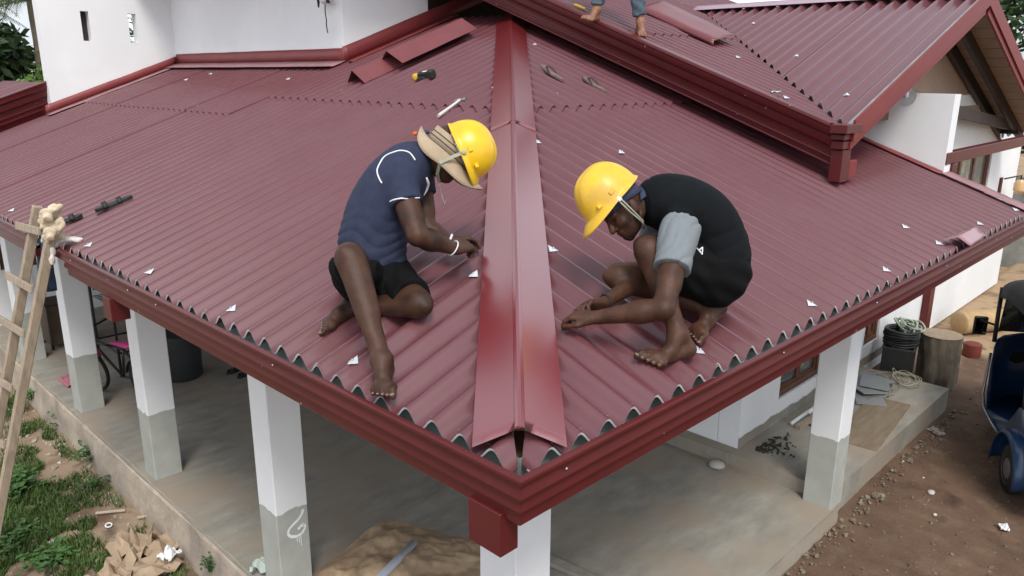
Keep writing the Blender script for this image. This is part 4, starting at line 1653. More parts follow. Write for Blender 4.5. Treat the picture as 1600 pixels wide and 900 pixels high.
mb.grid(brimA, 64, 6, True)
o = mb.build('sun_hat', M_KHAKI, pA, smooth=math.radians(50))
solidify(o, 0.003, 1)
mb = MB()
for k in (0, 1):
    mb.tube([rimA + fA * (0.1155 * math.cos(q)) + lA * (0.0975 * math.sin(q)) + uA * (-0.008 - 0.02 * k) for q in [2 * PI * i / 40 for i in range(40)]], 0.0022, 6, closed=True)
mb.build('hat_cord', M_DKIN, o, smooth=True)
hatA, _l = helmet(pA, A_rim, A_fh, A_uh, M_YEL, M_WHT, H=0.128, a=0.132, peak=0.028)
uH, fH = Vector(A_uh), Vector(A_fh)
rimH = Vector(A_rim)
# chin strap down both cheeks and the loose end
for sd in (1, -1):
    mb = MB()
    P = [rimH + lA * sd * 0.114 + fH * 0.02 - uH * 0.004, rimH + lA * sd * 0.116 + fH * 0.016 - uH * 0.05, Vector(A_hd) + lA * sd * 0.118 + fA * 0.022 - uA * 0.055, Vector(A_hd) + lA * sd * 0.062 + fA * 0.035 - uA * 0.100, Vector(A_hd) + lA * sd * 0.015 + fA * 0.055 - uA * 0.122]
    for i in range(len(P) - 1):
        mb.bar(P[i], P[i + 1], 0.014, 0.003, up=lA * sd)
    mb.build('chin_strap', M_STRAP, hatA)
    blob('strap_button', P[0] + lA * sd * 0.004, (fA, uA, lA), (0.012, 0.012, 0.006), M_STRAP, hatA)
mb = MB()
P0 = Vector(A_hd) + lA * -0.02 + fA * 0.055 - uA * 0.125
mb.tube([P0, P0 + Vector((0.01, 0.0, -0.03)), P0 + Vector((0.012, -0.01, -0.07)), P0 + Vector((0.02, -0.012, -0.10)), P0 + Vector((0.028, -0.012, -0.085))], 0.0028, 6)
mb.build('strap_end', M_STRAP, hatA, smooth=True)
band(pA, 'wristband', M_WHT, A_elR, A_wrR, 0.93, 0.034, 0.0032, 0.25)
band(pA, 'wristband', M_WHT, A_elL, A_wrL, 0.97, 0.030, 0.0058, 0.1)

# ------------------------------------------------------------------ worker on the right, squatting
pB = thing('person', (1.161, 0.129, 2.222), 'squatting worker in black shirt with grey sleeves, yellow helmet over navy cap', 'person')
B_pel, B_w1, B_w2, B_ch, B_up = (1.414, 0.174, 2.500), (1.427, 0.203, 2.607), (1.390, 0.252, 2.712), (1.308, 0.313, 2.770), (1.234, 0.369, 2.794)
B_neck = (1.176, 0.393, 2.781)
B_shL, B_shR = (1.124, 0.197, 2.712), (1.345, 0.431, 2.712)
B_elL, B_wrL = (0.863, 0.081, 2.458), (0.750, 0.318, 2.394)
B_elR, B_wrR = (1.219, 0.404, 2.470), (0.924, 0.410, 2.398)
B_hpL, B_hpR = (1.374, 0.162, 2.481), (1.486, 0.243, 2.451)
B_knL, B_akL = (1.052, 0.294, 2.623), (1.049, 0.125, 2.300)
B_knR, B_akR = (1.095, 0.470, 2.468), (1.359, 0.177, 2.331)
B_hd = (1.085, 0.452, 2.771)
B_f = unit(A3((0.942, 0.481, 2.626)) - A3((1.090, 0.441, 2.755)))
B_u = unit(A3((1.006, 0.544, 2.874)) - A3((1.090, 0.441, 2.755)))
pts = (B_pel, B_shL, B_shR, B_hd, B_akL, B_akR, B_knL, B_knR, B_wrL, B_wrR)
lo = np.minimum.reduce([A3(q) for q in pts]) - 0.30
hi = np.maximum.reduce([A3(q) for q in pts]) + 0.30
latB = A3(B_shR) - A3(B_shL)
SB = [(B_pel, 0.155, 0.118), (B_w1, 0.142, 0.115), (B_w2, 0.148, 0.118), (B_ch, 0.158, 0.115), (B_up, 0.128, 0.090)]
F = Field(lo, hi, 0.0046)
torso(F, SB, latB, -0.012)
F.cap(B_up, lerp(B_neck, B_hd, 0.5), 0.060, 0.054, 0.03)
add_head(F, B_hd, B_f, B_u)
add_arm(F, B_shL, B_elL, B_wrL, 1.02)
add_arm(F, B_shR, B_elR, B_wrR, 0.98)
hd = A3((0.715, 0.433, 2.387)) - A3(B_wrL)
add_hand(F, B_wrL, hd, A3((0.719, 0.347, 2.539)) - A3(B_wrL), -1, (0.55, 0.6, 0.65, 0.7), (0.35, 0.3), 0.4)
hd = A3((0.779, 0.468, 2.397)) - A3(B_wrR)
add_hand(F, B_wrR, hd, A3((0.915, 0.489, 2.503)) - A3(B_wrR), 1, (0.4, 0.55, 0.7, 0.75), (0.5, 0.4))
add_leg(F, B_hpL, B_knL, B_akL, 1.0)
add_calf(F, B_knL, B_akL, A3((1.253, 0.147, 2.506)) - A3(B_knL))
add_leg(F, B_hpR, B_knR, B_akR, 1.0)
add_calf(F, B_knR, B_akR, A3((1.352, 0.333, 2.482)) - A3(B_knR))
add_foot(F, B_akL, A3((1.078, 0.098, 2.226)), A3((0.885, 0.120, 2.241)), NR, -1)
add_foot(F, B_akR, A3((1.419, 0.155, 2.317)), A3((1.258, 0.155, 2.257)), unit(A3((1.205, 0.155, 2.402)) - A3((1.351, 0.161, 2.269))), 1)
bodyB = F.mesh('body', M_SK2, pB)
nails(TOENAILS, 'toenail', pB, M_NAIL)
nails(FNAILS, 'fingernail', pB, M_NAIL)

F = Field(lo, hi, 0.0065)
torso(F, SB, latB, 0.013)
for (sh, el) in ((B_shR, B_elR), (B_shL, B_elL)):
    F.cap(sh, lerp(sh, el, 0.1), 0.066, 0.066, 0.04)
F.cap(lerp(B_up, B_neck, 0.1), lerp(B_neck, B_hd, 0.1), 0.086, 0.076, 0.03, clip=[(lerp(B_neck, B_hd, 0.12), A3(B_hd) - A3(B_up))])
dnB = unit(A3(B_pel) - A3(B_w2))
F.cut(lerp(B_pel, B_w1, 0.1), dnB)


def foldB(X, Y, Z):
    q = X * dnB[0] + Y * dnB[1] + Z * dnB[2]
    w = np.exp(-(q - float(A3(B_w1) @ dnB)) ** 2 / 0.008)
    cr = 1 - 2 * np.abs(np.sin(q * 52 + 1.2 * np.sin(X * 13 + Y * 9))) ** 0.55
    c2 = 1 - 2 * np.abs(np.sin(X * 19 + Y * 23 + q * 13 + 1.5 * np.sin(Z * 15))) ** 0.5
    return 0.0022 * w * cr + 0.0014 * c2 + 0.001 * np.sin(q * 33 + X * 27 + Y * 35)


F.folds(foldB)
shirtB = F.mesh('jersey', M_BLACK, pB)
for (sh, el, fr) in ((B_shL, B_elL, 0.52), (B_shR, B_elR, 0.5)):
    F = Field(np.minimum(A3(sh), A3(el)) - 0.16, np.maximum(A3(sh), A3(el)) + 0.16, 0.0055)
    d = A3(el) - A3(sh)
    e = lerp(sh, el, fr)
    F.cap(lerp(sh, el, -0.08), lerp(sh, el, 0.65), 0.080, 0.070, 0.0, clip=[(e, d), (lerp(sh, el, -0.02), -unit(d) + unit(A3(sh) - A3(B_ch)) * -0.5)])
    du = unit(d)
    F.folds(lambda X, Y, Z: 0.0040 * (1 - 2 * np.abs(np.sin((X * du[0] + Y * du[1] + Z * du[2]) * 62 + (X - Y) * 48 + 1.8 * np.sin(Z * 19 + X * 11))) ** 0.5) * (0.4 + 0.6 * np.sin(X * 21 - Y * 13 + 1) ** 2) + 0.002 * np.sin(X * 34 + Y * 27))
    F.mesh('sleeve', M_GREY, shirtB)
# angular white emblem on the side of the shirt
def emblemB():
    P = ((-0.653, -0.941, 3.089), (-0.649, -0.947, 3.081), (-0.647, -0.946, 3.090), (-0.651, -0.943, 3.086), (-0.650, -0.946, 3.084))
    a, b = on_mesh(shirtB, P, 0.003), on_mesh(shortB, P, 0.003)
    src = Vector(_c)
    Rm = []
    for i in range(5):
        c = [q[i] for q in (a, b) if len(q) == 5]
        if c:
            Rm.append(min(c, key=lambda h: (h[0] - src).length))
    if len(Rm) == 5:
        mb = MB()
        for (i, j) in ((0, 1), (1, 2), (2, 3), (3, 4)):
            mb.bar(Rm[i][0], Rm[j][0], 0.0045, 0.002, up=Rm[i][1])
        mb.build('emblem', M_WHT, shirtB)


F = Field(lo, hi, 0.0065)
F.ell(B_pel, (latB, dnB, np.cross(latB, dnB)), (0.170, 0.150, 0.138), 0.04, clip=[(lerp(B_pel, B_w1, 0.45), A3(B_w2) - A3(B_pel))])
e = lerp(B_hpL, B_knL, 0.86)
F.cap(B_hpL, B_knL, 0.118, 0.098, 0.05, clip=[(e, A3(B_knL) - A3(B_hpL))])
F.cap(A3(B_hpL) + A3((0, 0, -0.04)), lerp(B_hpL, B_knL, 0.8) + A3((0, 0, -0.04)), 0.095, 0.075, 0.05, clip=[(e, A3(B_knL) - A3(B_hpL))])
e = lerp(B_hpR, B_knR, 0.66)
F.cap(B_hpR, B_knR, 0.110, 0.085, 0.05, clip=[(e, A3(B_knR) - A3(B_hpR))])
F.folds(lambda X, Y, Z: 0.005 * np.sin(X * 45 + 3 * np.sin(Y * 19) + Z * 30) * np.sin(Y * 33 - Z * 26 + 1) + 0.003 * np.sin(Z * 75 + X * 30))
shortB = F.mesh('shorts', M_SHORT, pB)
emblemB()

fB, uB = Vector(B_f), Vector(B_u)
uB = (uB - fB * uB.dot(fB)).normalized()
lB = uB.cross(fB)
rimB = Vector(B_hd) + uB * 0.054 + fB * 0.004
# navy cap worn back to front: crown band and peak over the neck
mb = MB()
mb.grid(lambda s, t: rimB + fB * (0.108 * math.cos(s * 2 * PI) - 0.004) + lB * (0.089 * math.sin(s * 2 * PI)) + uB * (-0.030 - 0.030 * max(0.0, -math.cos(s * 2 * PI)) + 0.008 * max(0.0, math.cos(s * 2 * PI)) + t * 0.05), 48, 2, True)
mb.grid(lambda s, t: rimB + fB * (-(0.104 + 0.085 * t) * math.cos((s - 0.5) * 2.0) + 0.006) + lB * ((0.092) * math.sin((s - 0.5) * 2.0) * (1 - 0.18 * t)) + uB * (-0.040 - 0.034 * (abs(s - 0.5) * 2) ** 1.6 - 0.012 * t), 24, 6)
o = mb.build('cap', M_NAVYC, pB, smooth=math.radians(50))
solidify(o, 0.004, 0)
hatB, _l = helmet(pB, rimB + uB * 0.014 + fB * 0.006, fB, uB, M_YEL2, M_DKIN)
for sd in (1, -1):
    for off in (-0.006, 0.006):
        mb = MB()
        P = [rimB + lB * sd * 0.112 + fB * (0.026 + off) + uB * 0.002, Vector(B_hd) + lB * sd * 0.094 + fB * (0.022 + off) - uB * 0.02, Vector(B_hd) + lB * sd * 0.072 + fB * (0.010 + off * 0.5) - uB * 0.085, Vector(B_hd) + lB * sd * 0.03 + fB * 0.012 - uB * 0.118]
        mb.tube(P, 0.0034, 6)
        mb.build('chin_strap', M_STRAP, hatB, smooth=True)
    blob('strap_button', rimB + lB * sd * 0.114 + fB * 0.026, (fB, uB, lB), (0.013, 0.011, 0.007), M_WHT, hatB)
# short beard along the jaw
F = Field(A3(B_hd) - 0.18, A3(B_hd) + 0.18, 0.004)
for sd in (-1, 1):
    l = A3(lB)
    f, u_ = A3(fB), A3(uB)
    F.cap(A3(B_hd) - u_ * 0.045 + l * sd * 0.060, A3(B_hd) - u_ * 0.092 + f * 0.045 + l * sd * 0.026, 0.016, 0.018, 0.02)
F.cap(A3(B_hd) - u_ * 0.098 + f * 0.066, A3(B_hd) - u_ * 0.090 + f * 0.074, 0.024, 0.021, 0.02)
F.mesh('beard', M_HAIR, pB)
band(pB, 'wristband', M_DKIN, B_elR, B_wrR, 0.96, 0.031, 0.0045, 0.2)

# ------------------------------------------------------------------ worker standing on the upper roof; the frame shows only his lower legs
pC = thing('person', (4.544, 3.181, 3.761), 'barefoot worker in blue jeans standing on the upper roof, cut by the frame', 'person')
ft1, ft2 = A3((4.365, 3.284, 3.818)), A3((4.650, 2.962, 3.701))
hipC = (ft1 + ft2) / 2 + A3((0.10, 0.10, 0.86))
C_hp1, C_hp2 = hipC + A3((-0.06, 0.06, 0)), hipC + A3((0.06, -0.06, 0))
C_ak1, C_ak2 = ft1 + A3((0.02, -0.015, 0.085)), ft2 + A3((0.0, 0.0, 0.085))
C_kn1 = lerp(C_hp1, C_ak1, 0.5) + A3((-0.05, -0.04, 0))
C_kn2 = lerp(C_hp2, C_ak2, 0.5) + A3((-0.05, -0.04, 0))
C_ch = hipC + A3((-0.05, -0.04, 0.42))
C_nk = hipC + A3((-0.10, -0.09, 0.60))
C_hd = C_nk + A3((-0.06, -0.06, 0.13))
fC = unit((-0.75, -0.35, -0.3))
lo = np.minimum(np.minimum(ft1, ft2), C_hd) - 0.35
hi = np.maximum(np.maximum(ft1, ft2), C_hd) + 0.30
F = Field(lo, hi, 0.006)
latC = np.cross((0, 0, 1), (-0.7, -0.7, 0))
SCp = [(hipC, 0.15, 0.11), (lerp(hipC, C_ch, 0.5), 0.135, 0.105), (C_ch, 0.16, 0.11), (lerp(C_ch, C_nk, 0.6), 0.12, 0.08)]
torso(F, SCp, latC)
F.cap(C_ch, lerp(C_nk, C_hd, 0.5), 0.055, 0.052, 0.03)
add_head(F, C_hd, fC, (0, 0, 1))
for sd in (-1, 1):
    sh = lerp(C_ch, C_nk, 0.5) + unit(latC) * sd * 0.17
    el = sh + A3((-0.05, -0.05, -0.27))
    wr = el + A3((-0.18, -0.12, -0.05))
    add_arm(F, sh, el, wr)
    add_hand(F, wr, wr - el, (0, 0, 1), sd, (0.4,) * 4)
add_leg(F, C_hp1, C_kn1, C_ak1)
add_leg(F, C_hp2, C_kn2, C_ak2)
d1 = unit(A3((4.220, 3.340, 3.819)) - A3((4.636, 3.408, 3.843)))
add_foot(F, C_ak1, ft1 - d1 * 0.05, ft1 + d1 * 0.085, NR, -1)
d2 = unit(A3((-0.62, -0.72, -0.26)))
add_foot(F, C_ak2, ft2 - d2 * 0.05, ft2 + d2 * 0.085, NR, -1)
F.mesh('body', M_SK3, pC)
TOENAILS.clear()
FNAILS.clear()
F = Field(lo, hi, 0.007)
for (hp, kn, ak, fr) in ((C_hp1, C_kn1, C_ak1, 0.90), (C_hp2, C_kn2, C_ak2, 0.86)):
    e = lerp(kn, ak, fr)
    F.cap(hp, kn, 0.105, 0.075, 0.04)
    F.cap(kn, lerp(kn, ak, 1.1), 0.072, 0.058, 0.03, clip=[(e, A3(ak) - A3(kn))])
F.ell(hipC, (latC, (0.7, 0.7, 0), (0, 0, 1)), (0.165, 0.12, 0.12), 0.04)
F.folds(lambda X, Y, Z: 0.004 * np.sin(Z * 70 + X * 30 + 2 * np.sin(Y * 20)))
F.mesh('jeans', mat('denim', (0.075, 0.105, 0.135), 0.9, 0.3, 18, 0.3, 250), pC)
F = Field(lo, hi, 0.008)
torso(F, SCp, latC, 0.014)
F.cut(hipC - A3((0, 0, 0.02)), (0, 0, -1))
F.mesh('shirt', mat('pale_shirt', (0.45, 0.45, 0.42), 0.9, 0.1, 9), pC)

# ================================================================== THINGS ON THE ROOFS
SLOPE_L = Vector((1, 0, T)).normalized()
SLOPE_R = Vector((0, 1, T)).normalized()
VNL, VNR = Vector(NL), Vector(NR)
M_RUBB = mat('black_rubber', (0.018, 0.018, 0.019), 0.6, 0.2, 30, 0.1, 80)
M_SOLE = mat('worn_sandal_sole', (0.16, 0.115, 0.10), 0.8, 0.25, 20, 0.1, 80)
M_STRP = mat('sandal_strap', (0.055, 0.030, 0.032), 0.6, 0.2, 30)
M_STEEL = mat('tool_steel', (0.35, 0.35, 0.34), 0.35, 0.2, 30, metal=0.8)
M_ORNG = mat('orange_plastic', (0.75, 0.13, 0.02), 0.4, 0.05)
M_YELP = mat('yellow_plastic', (0.62, 0.38, 0.04), 0.4, 0.05)
M_BLKP = mat('black_plastic', (0.02, 0.021, 0.021), 0.45, 0.2, 20)
M_LOOSE = mat('loose_cap_paint', (0.16, 0.045, 0.050), 0.4, 0.1, 4, 0.03, 30)


def sandal(name, heel, toe, n, label, cat, group, m_s, m_t, heavy=False):
    heel, toe, n = Vector(heel), Vector(toe), Vector(n)
    d = (toe - heel)
    L = d.length
    d.normalize()
    l = n.cross(d)
    n = d.cross(l)
    t = thing(name, heel, label, cat, group)
    out = []
    for i in range(26):
        a = 2 * PI * i / 26
        x = (0.5 - 0.5 * math.cos(a))
        w = (0.042 if heavy else 0.040) * (0.74 + 0.30 * x + 0.10 * math.sin(x * PI * 2 - 1.2))
        y = math.sin(a)
        y = math.copysign(abs(y) ** 0.6, y) * w
        out.append((x * L, y))
    mb = MB()
    th = 0.022 if heavy else 0.016
    V = [heel + d * x + l * y for (x, y) in out] + [heel + d * x + l * y + n * (th + 0.004 * math.cos(x / L * 6)) for (x, y) in out]
    k = len(out)
    mb.add(V, [tuple(range(k))[::-1], tuple(range(k, 2 * k))] + [(i, (i + 1) % k, k + (i + 1) % k, k + i) for i in range(k)])
    mb.build('sole', m_s, t)
    c = heel + d * (L * 0.62) + n * th
    if heavy:
        for (fx, h) in ((0.66, 0.034), (0.28, 0.040)):
            mb = MB()
            c = heel + d * (L * fx)
            mb.grid(lambda s, q: c + d * ((q - 0.5) * 0.035) + l * (-0.042 * math.cos(s * PI)) + n * (th * 0.6 + h * math.sin(s * PI)), 14, 2)
            solidify(mb.build('strap', m_t, t, smooth=True), 0.005, 0)
    else:
        tip = heel + d * (L * 0.80) + n * (th + 0.002)
        for sd in (-1, 1):
            mb = MB()
            P = [tip, tip - d * 0.03 + n * 0.022 + l * sd * 0.012, heel + d * (L * 0.58) + l * sd * 0.033 + n * 0.030, heel + d * (L * 0.42) + l * sd * 0.038 + n * (th - 0.004)]
            mb.tube(P, [0.004, 0.006, 0.007, 0.006], 8)
            mb.build('strap', m_t, t, smooth=True)
    return t


sandal('sandal', (0.339, 4.738, 2.304), (0.591, 4.666, 2.396), NL, 'black strapped sandal lying alone on the left roof, above the ladder', 'sandal', 'black sandals on the left roof', M_RUBB, M_RUBB, True)
sandal('sandal', (0.074, 4.853, 2.207), (0.265, 4.794, 2.277), NL, 'black sandal at the left eave, half hidden by the ladder top', 'sandal', 'black sandals on the left roof', M_RUBB, M_RUBB, True)
sandal('flip_flop', (3.563, 2.963, 3.260), (3.670, 3.298, 3.383), NR, 'worn brown flip-flop nearer the hip on the right roof', 'flip-flop', 'brown flip-flops on the right roof', M_SOLE, M_STRP)
sandal('flip_flop', (3.829, 2.708, 3.167), (3.929, 3.035, 3.287), NR, 'worn brown flip-flop closer to the upper roof edge', 'flip-flop', 'brown flip-flops on the right roof', M_SOLE, M_STRP)

# cordless grinder: yellow gear head, black body, battery foot
p0, p1 = Vector((2.975, 4.191, 3.296)), Vector((3.037, 4.014, 3.319))
d = (p1 - p0).normalized()
l = VNL.cross(d)
t = thing('power_tool', p0, 'black and yellow power tool lying on the upper left roof below the stacked caps', 'power tool')
mb = MB()
mb.lathe(p0 - VNL * 0.02, VNL, [(0.024, -0.012), (0.034, -0.008), (0.036, 0.028), (0.028, 0.040), (0.012, 0.044)], 18)
mb.build('gear_head', M_YELP, t, smooth=math.radians(40))
mb = MB()
mb.obox(p0 + d * 0.105, d, l, VNL, 0.075, 0.031, 0.030, 0.009)
mb.build('housing', M_BLKP, t, smooth=math.radians(40))
mb = MB()
mb.obox(p0 + d * 0.155, d, l, VNL, 0.032, 0.040, 0.034, 0.006)
mb.build('battery', M_BLKP, t)
mb = MB()
mb.obox(p0 + d * 0.075 - l * 0.045 - VNL * 0.018, d + l * 0.2, l, VNL, 0.040, 0.016, 0.014, 0.004)
mb.build('side_handle', M_BLKP, t)
mb = MB()
mb.obox(p0 + d * 0.10 + VNL * 0.0315, d, l, VNL, 0.022, 0.011, 0.001)
mb.build('name_badge', M_WHT, t)

# claw hammer
p0, p1 = Vector((2.249, 3.027, 3.014)), Vector((2.536, 3.104, 3.123))
d = (p1 - p0).normalized()
l = VNL.cross(d)
t = thing('hammer', p0, 'steel hammer with pale handle lying across the sheet lap', 'hammer')
mb = MB()
mb.tube([p0, p0.lerp(p1, 0.5), p1], [0.014, 0.011, 0.010], 10)
mb.build('handle', mat('pale_handle', (0.62, 0.60, 0.58), 0.4, 0.1), t, smooth=math.radians(40))
mb = MB()
mb.tube([p1 - l * 0.055, p1 - l * 0.035, p1 - l * 0.030, p1 + l * 0.020], [0.016, 0.016, 0.011, 0.013], 10)
for sd in (-1, 1):
    mb.tube([p1 + l * 0.015 + d * sd * 0.004, p1 + l * 0.045 + d * sd * 0.008 - VNL * 0.004, p1 + l * 0.075 + d * sd * 0.012 - VNL * 0.016], [0.010, 0.008, 0.003], 8)
mb.build('head', M_STEEL, t, smooth=math.radians(40))


def screwdriver(p0, p1, n, label, hcol, tip_col):
    p0, p1 = Vector(p0), Vector(p1)
    d = (p1 - p0).normalized()
    L = (p1 - p0).length
    t = thing('screwdriver', p0, label, 'screwdriver')
    mb = MB()
    mb.lathe(p0, d, [(0.009, 0), (0.014, 0.006), (0.014, 0.028), (0.011, 0.034)], 12)
    mb.build('handle_end', tip_col, t, smooth=math.radians(40))
    mb = MB()
    mb.lathe(p0 + d * 0.034, d, [(0.011, 0), (0.0145, 0.008), (0.0145, L * 0.36), (0.009, L * 0.42)], 12)
    mb.build('handle', hcol, t, smooth=math.radians(40))
    mb = MB()
    mb.lathe(p0 + d * (0.034 + L * 0.42), d, [(0.0035, 0), (0.0035, L * 0.46), (0.0015, L * 0.5)], 8)
    mb.build('shaft', M_STEEL, t, smooth=math.radians(40))


M_NAVP = mat('navy_grip', (0.02, 0.035, 0.07), 0.5, 0.1)
screwdriver((1.939, 2.937, 2.903), (2.020, 2.723, 2.932), NL, 'orange and navy screwdriver on the roof behind the left worker', M_NAVP, M_ORNG)
screwdriver((4.613, 3.599, 3.933), (4.583, 3.822, 4.015), NR, 'screwdriver with yellow handle on the upper roof beside the bare foot', M_YELP, M_YELP)


# loose folded ridge caps
def loose_cap(P, d, n, L, half, rise, label, name='loose_ridge_cap', group='loose ridge caps on the upper left roof', m=None, tilt=0.0):
    """Folded steel angle: P = foot of the near end under the fold."""
    P, d, n = Vector(P), Vector(d).normalized(), Vector(n).normalized()
    l = n.cross(d)
    if tilt:
        n = (n + l * tilt).normalized()
        l = n.cross(d)
    prof = [(-half - 0.004, -0.006), (-half, 0.0), (-0.016, rise - 0.004), (-0.010, rise + 0.006), (0.010, rise + 0.006), (0.016, rise - 0.004), (half, 0.0), (half + 0.004, -0.006)]
    mb = MB()
    N_ = 8
    V = [P + d * (L * i / N_) + l * a + n * (h + 0.003 * vn(i * 0.7, a * 9, P.x)) for i in range(N_ + 1) for (a, h) in prof]
    k = len(prof)
    mb.add(V, [(i * k + j, i * k + j + 1, (i + 1) * k + j + 1, (i + 1) * k + j) for i in range(N_) for j in range(k - 1)])
    o = mb.build(name, m or M_LOOSE)
    solidify(o, 0.0025, 0)
    tag(o, label, 'ridge cap', group)
    return o


loose_cap((3.447, 5.207, 3.439), SLOPE_L, NL, 1.02, 0.185, 0.105, 'bottom one of the nested folded caps stacked near the white wall')
loose_cap((3.322, 5.040, 3.429), SLOPE_L, NL, 1.02, 0.185, 0.105, 'middle one of the nested folded caps stacked near the white wall')
loose_cap((3.198, 4.864, 3.420), SLOPE_L, NL, 1.04, 0.185, 0.105, 'topmost of the nested folded caps stacked near the white wall')
loose_cap((2.881, 5.003, 3.233), SLOPE_L, NL, 0.62, 0.140, 0.110, 'single folded cap below the stack, its dark open end facing down')
# flashing lying on the upper roof: a long folded strip
a, b, c, e = (Vector(q) for q in ((5.784, 3.790, 4.033), (5.572, 2.729, 3.646), (6.092, 2.809, 3.735), (6.492, 3.985, 4.164)))
mb = MB()
mb.grid(lambda s, t: a.lerp(b, s).lerp(e.lerp(c, s), t) + Vector((0, 0, 0.006 * vn(s * 5, t * 3, 2))), 20, 4)
mb.grid(lambda s, t: a.lerp(b, s) + Vector((0, 0, -0.045)) * t + Vector((-0.012, -0.01, 0)) * t, 20, 1)
o = mb.build('loose_flashing', M_LOOSE, smooth=math.radians(30))
solidify(o, 0.003, 0)
tag(o, 'long loose maroon flashing strip lying on the upper roof below the gable', 'flashing')
# bent off-cut of cap lying across the right eave
q = [Vector(v) for v in ((4.245, 0.065, 2.229), (4.673, 0.042, 2.240), (4.888, -0.052, 2.186), (4.416, -0.071, 2.179))]
mb = MB()
mb.grid(lambda s, t: (q[0].lerp(q[3], s)).lerp(q[1].lerp(q[2], s), t) + Vector((0, 0, 0.045 * (1 - abs(2 * s - 1)) + 0.01 * vn(s * 4, t * 4, 8))), 10, 6)
o = mb.build('loose_ridge_cap', mat('pale_loose_cap', (0.30, 0.15, 0.17), 0.32, 0.1, 6, coat=0.3), smooth=math.radians(20))
solidify(o, 0.003, 0)
tag(o, 'bent maroon cap off-cut lying over the right eave', 'ridge cap', 'loose ridge caps')
# small steel clip on the upper roof
mb = MB()
c = Vector((4.538, 1.558, 3.180))
mb.tube([c, c + Vector((0.03, 0.0, 0.012)), c + Vector((0.06, -0.02, 0.004)), c + Vector((0.075, -0.05, 0.012))], 0.010, 8)
tag(mb.build('metal_clip', M_STEEL, smooth=True), 'small bent metal clip lying near the corner of the upper roof', 'clip')

# ------------------------------------------------------------------ pendant lamps and wall lamps
M_BULB = mat('clear_lamp_glass', (0.92, 0.95, 0.95), 0.03, 0.0, 3, transmission=1.0, ior=1.03, spec=1.0)


def pendant(p, r, drop, label, shade=False):
    p = Vector(p)
    t = thing('pendant_lamp', p + Vector((0, 0, drop + r)), label, 'lamp')
    mb = MB()
    mb.tube([p + Vector((0, 0, r * 0.9)), p + Vector((0, 0, r + drop))], 0.006, 6)
    mb.build('cord', M_BLKP, t)
    mb = MB()
    mb.lathe(p + Vector((0, 0, r * 0.80)), (0, 0, 1), [(r * 0.42, 0), (r * 0.40, r * 0.25), (r * 0.2, r * 0.42)], 16)
    mb.build('lamp_cap', M_BLKP, t, smooth=math.radians(40))
    blob('globe', p, ((1, 0, 0), (0, 1, 0), (0, 0, 1)), (r, r, r), M_BULB, t, 24)
    blob('bulb', p + Vector((0, 0, 0.02)), ((1, 0, 0), (0, 1, 0), (0, 0, 1)), (r * 0.3, r * 0.3, r * 0.42), M_WHT, t, 12)
    if shade:
        mb = MB()
        mb.lathe(p + Vector((0, 0, r * 0.2)), (0, 0, 1), [(r * 1.15, 0), (r * 1.0, r * 0.6), (r * 0.3, r * 0.95)], 18, False)
        mb.build('lamp_shade', M_BLKP, t, smooth=True)


pendant((5.990, 1.000, 3.140), 0.085, 0.12, 'clear glass globe lamp hanging under the left slope of the gable')
pendant((11.113, 1.250, 2.538), 0.10, 0.30, 'black shaded glass lamp hanging over the window of the gable', True)
w = Vector((12.302, 1.400, 1.732))
t = thing('wall_lantern', w, 'black bracket lantern with amber glass on the white wall at the far right', 'lantern')
mb = MB()
mb.box(w + Vector((-0.35, 0.02, -0.12)), w + Vector((-0.25, 0.05, 0.12)), 0.004)
mb.build('back_plate', M_GUT, t)
mb = MB()
mb.tube([w + Vector((-0.30, 0.0, 0.10)), w + Vector((-0.26, -0.12, 0.14)), w + Vector((0.0, -0.16, 0.14)), w + Vector((0.0, -0.16, 0.08))], 0.012, 6)
mb.build('bracket', M_BLKP, t)
mb = MB()
mb.lathe(w + Vector((0, -0.16, -0.14)), (0, 0, 1), [(0.04, 0), (0.085, 0.05), (0.085, 0.16), (0.04, 0.22)], 14)
mb.build('lantern_glass', mat('amber_glass', (0.55, 0.36, 0.18), 0.15, 0.1, 9), t, smooth=math.radians(40))
# lamp on the upper wall with a dangling wire
w = Vector((3.340, 6.184, 4.064))
t = thing('wall_lamp', w, 'small lamp on the upper white wall with a wire dangling below', 'lamp')
blob('shade', w + Vector((0, 0, 0.02)), ((1, 0, 0), (0, 1, 0), (0, 0, 1)), (0.06, 0.07, 0.045), M_WHT, t)
mb = MB()
mb.tube([w + Vector((0.07, 0, 0.05)), w + Vector((0, 0.04, 0.045)), w + Vector((-0.02, 0.1, 0.03)), w + Vector((-0.01, 0.12, -0.05))], [0.02, 0.025, 0.02, 0.008], 8)
mb.tube([w + Vector((0, -0.05, 0.0)), w + Vector((-0.03, -0.10, 0.02)), w + Vector((-0.02, -0.12, -0.02))], [0.02, 0.018, 0.006], 8)
mb.build('bracket', M_BLKP, t, smooth=True)
mb = MB()
mb.tube([w, w + Vector((0, 0.01, -0.10)), w + Vector((0, -0.005, -0.18)), w + Vector((0, 0.0, -0.25)), w + Vector((0, -0.02, -0.32))], 0.006, 6)
mb.build('dangling_wire', M_DKIN, t)

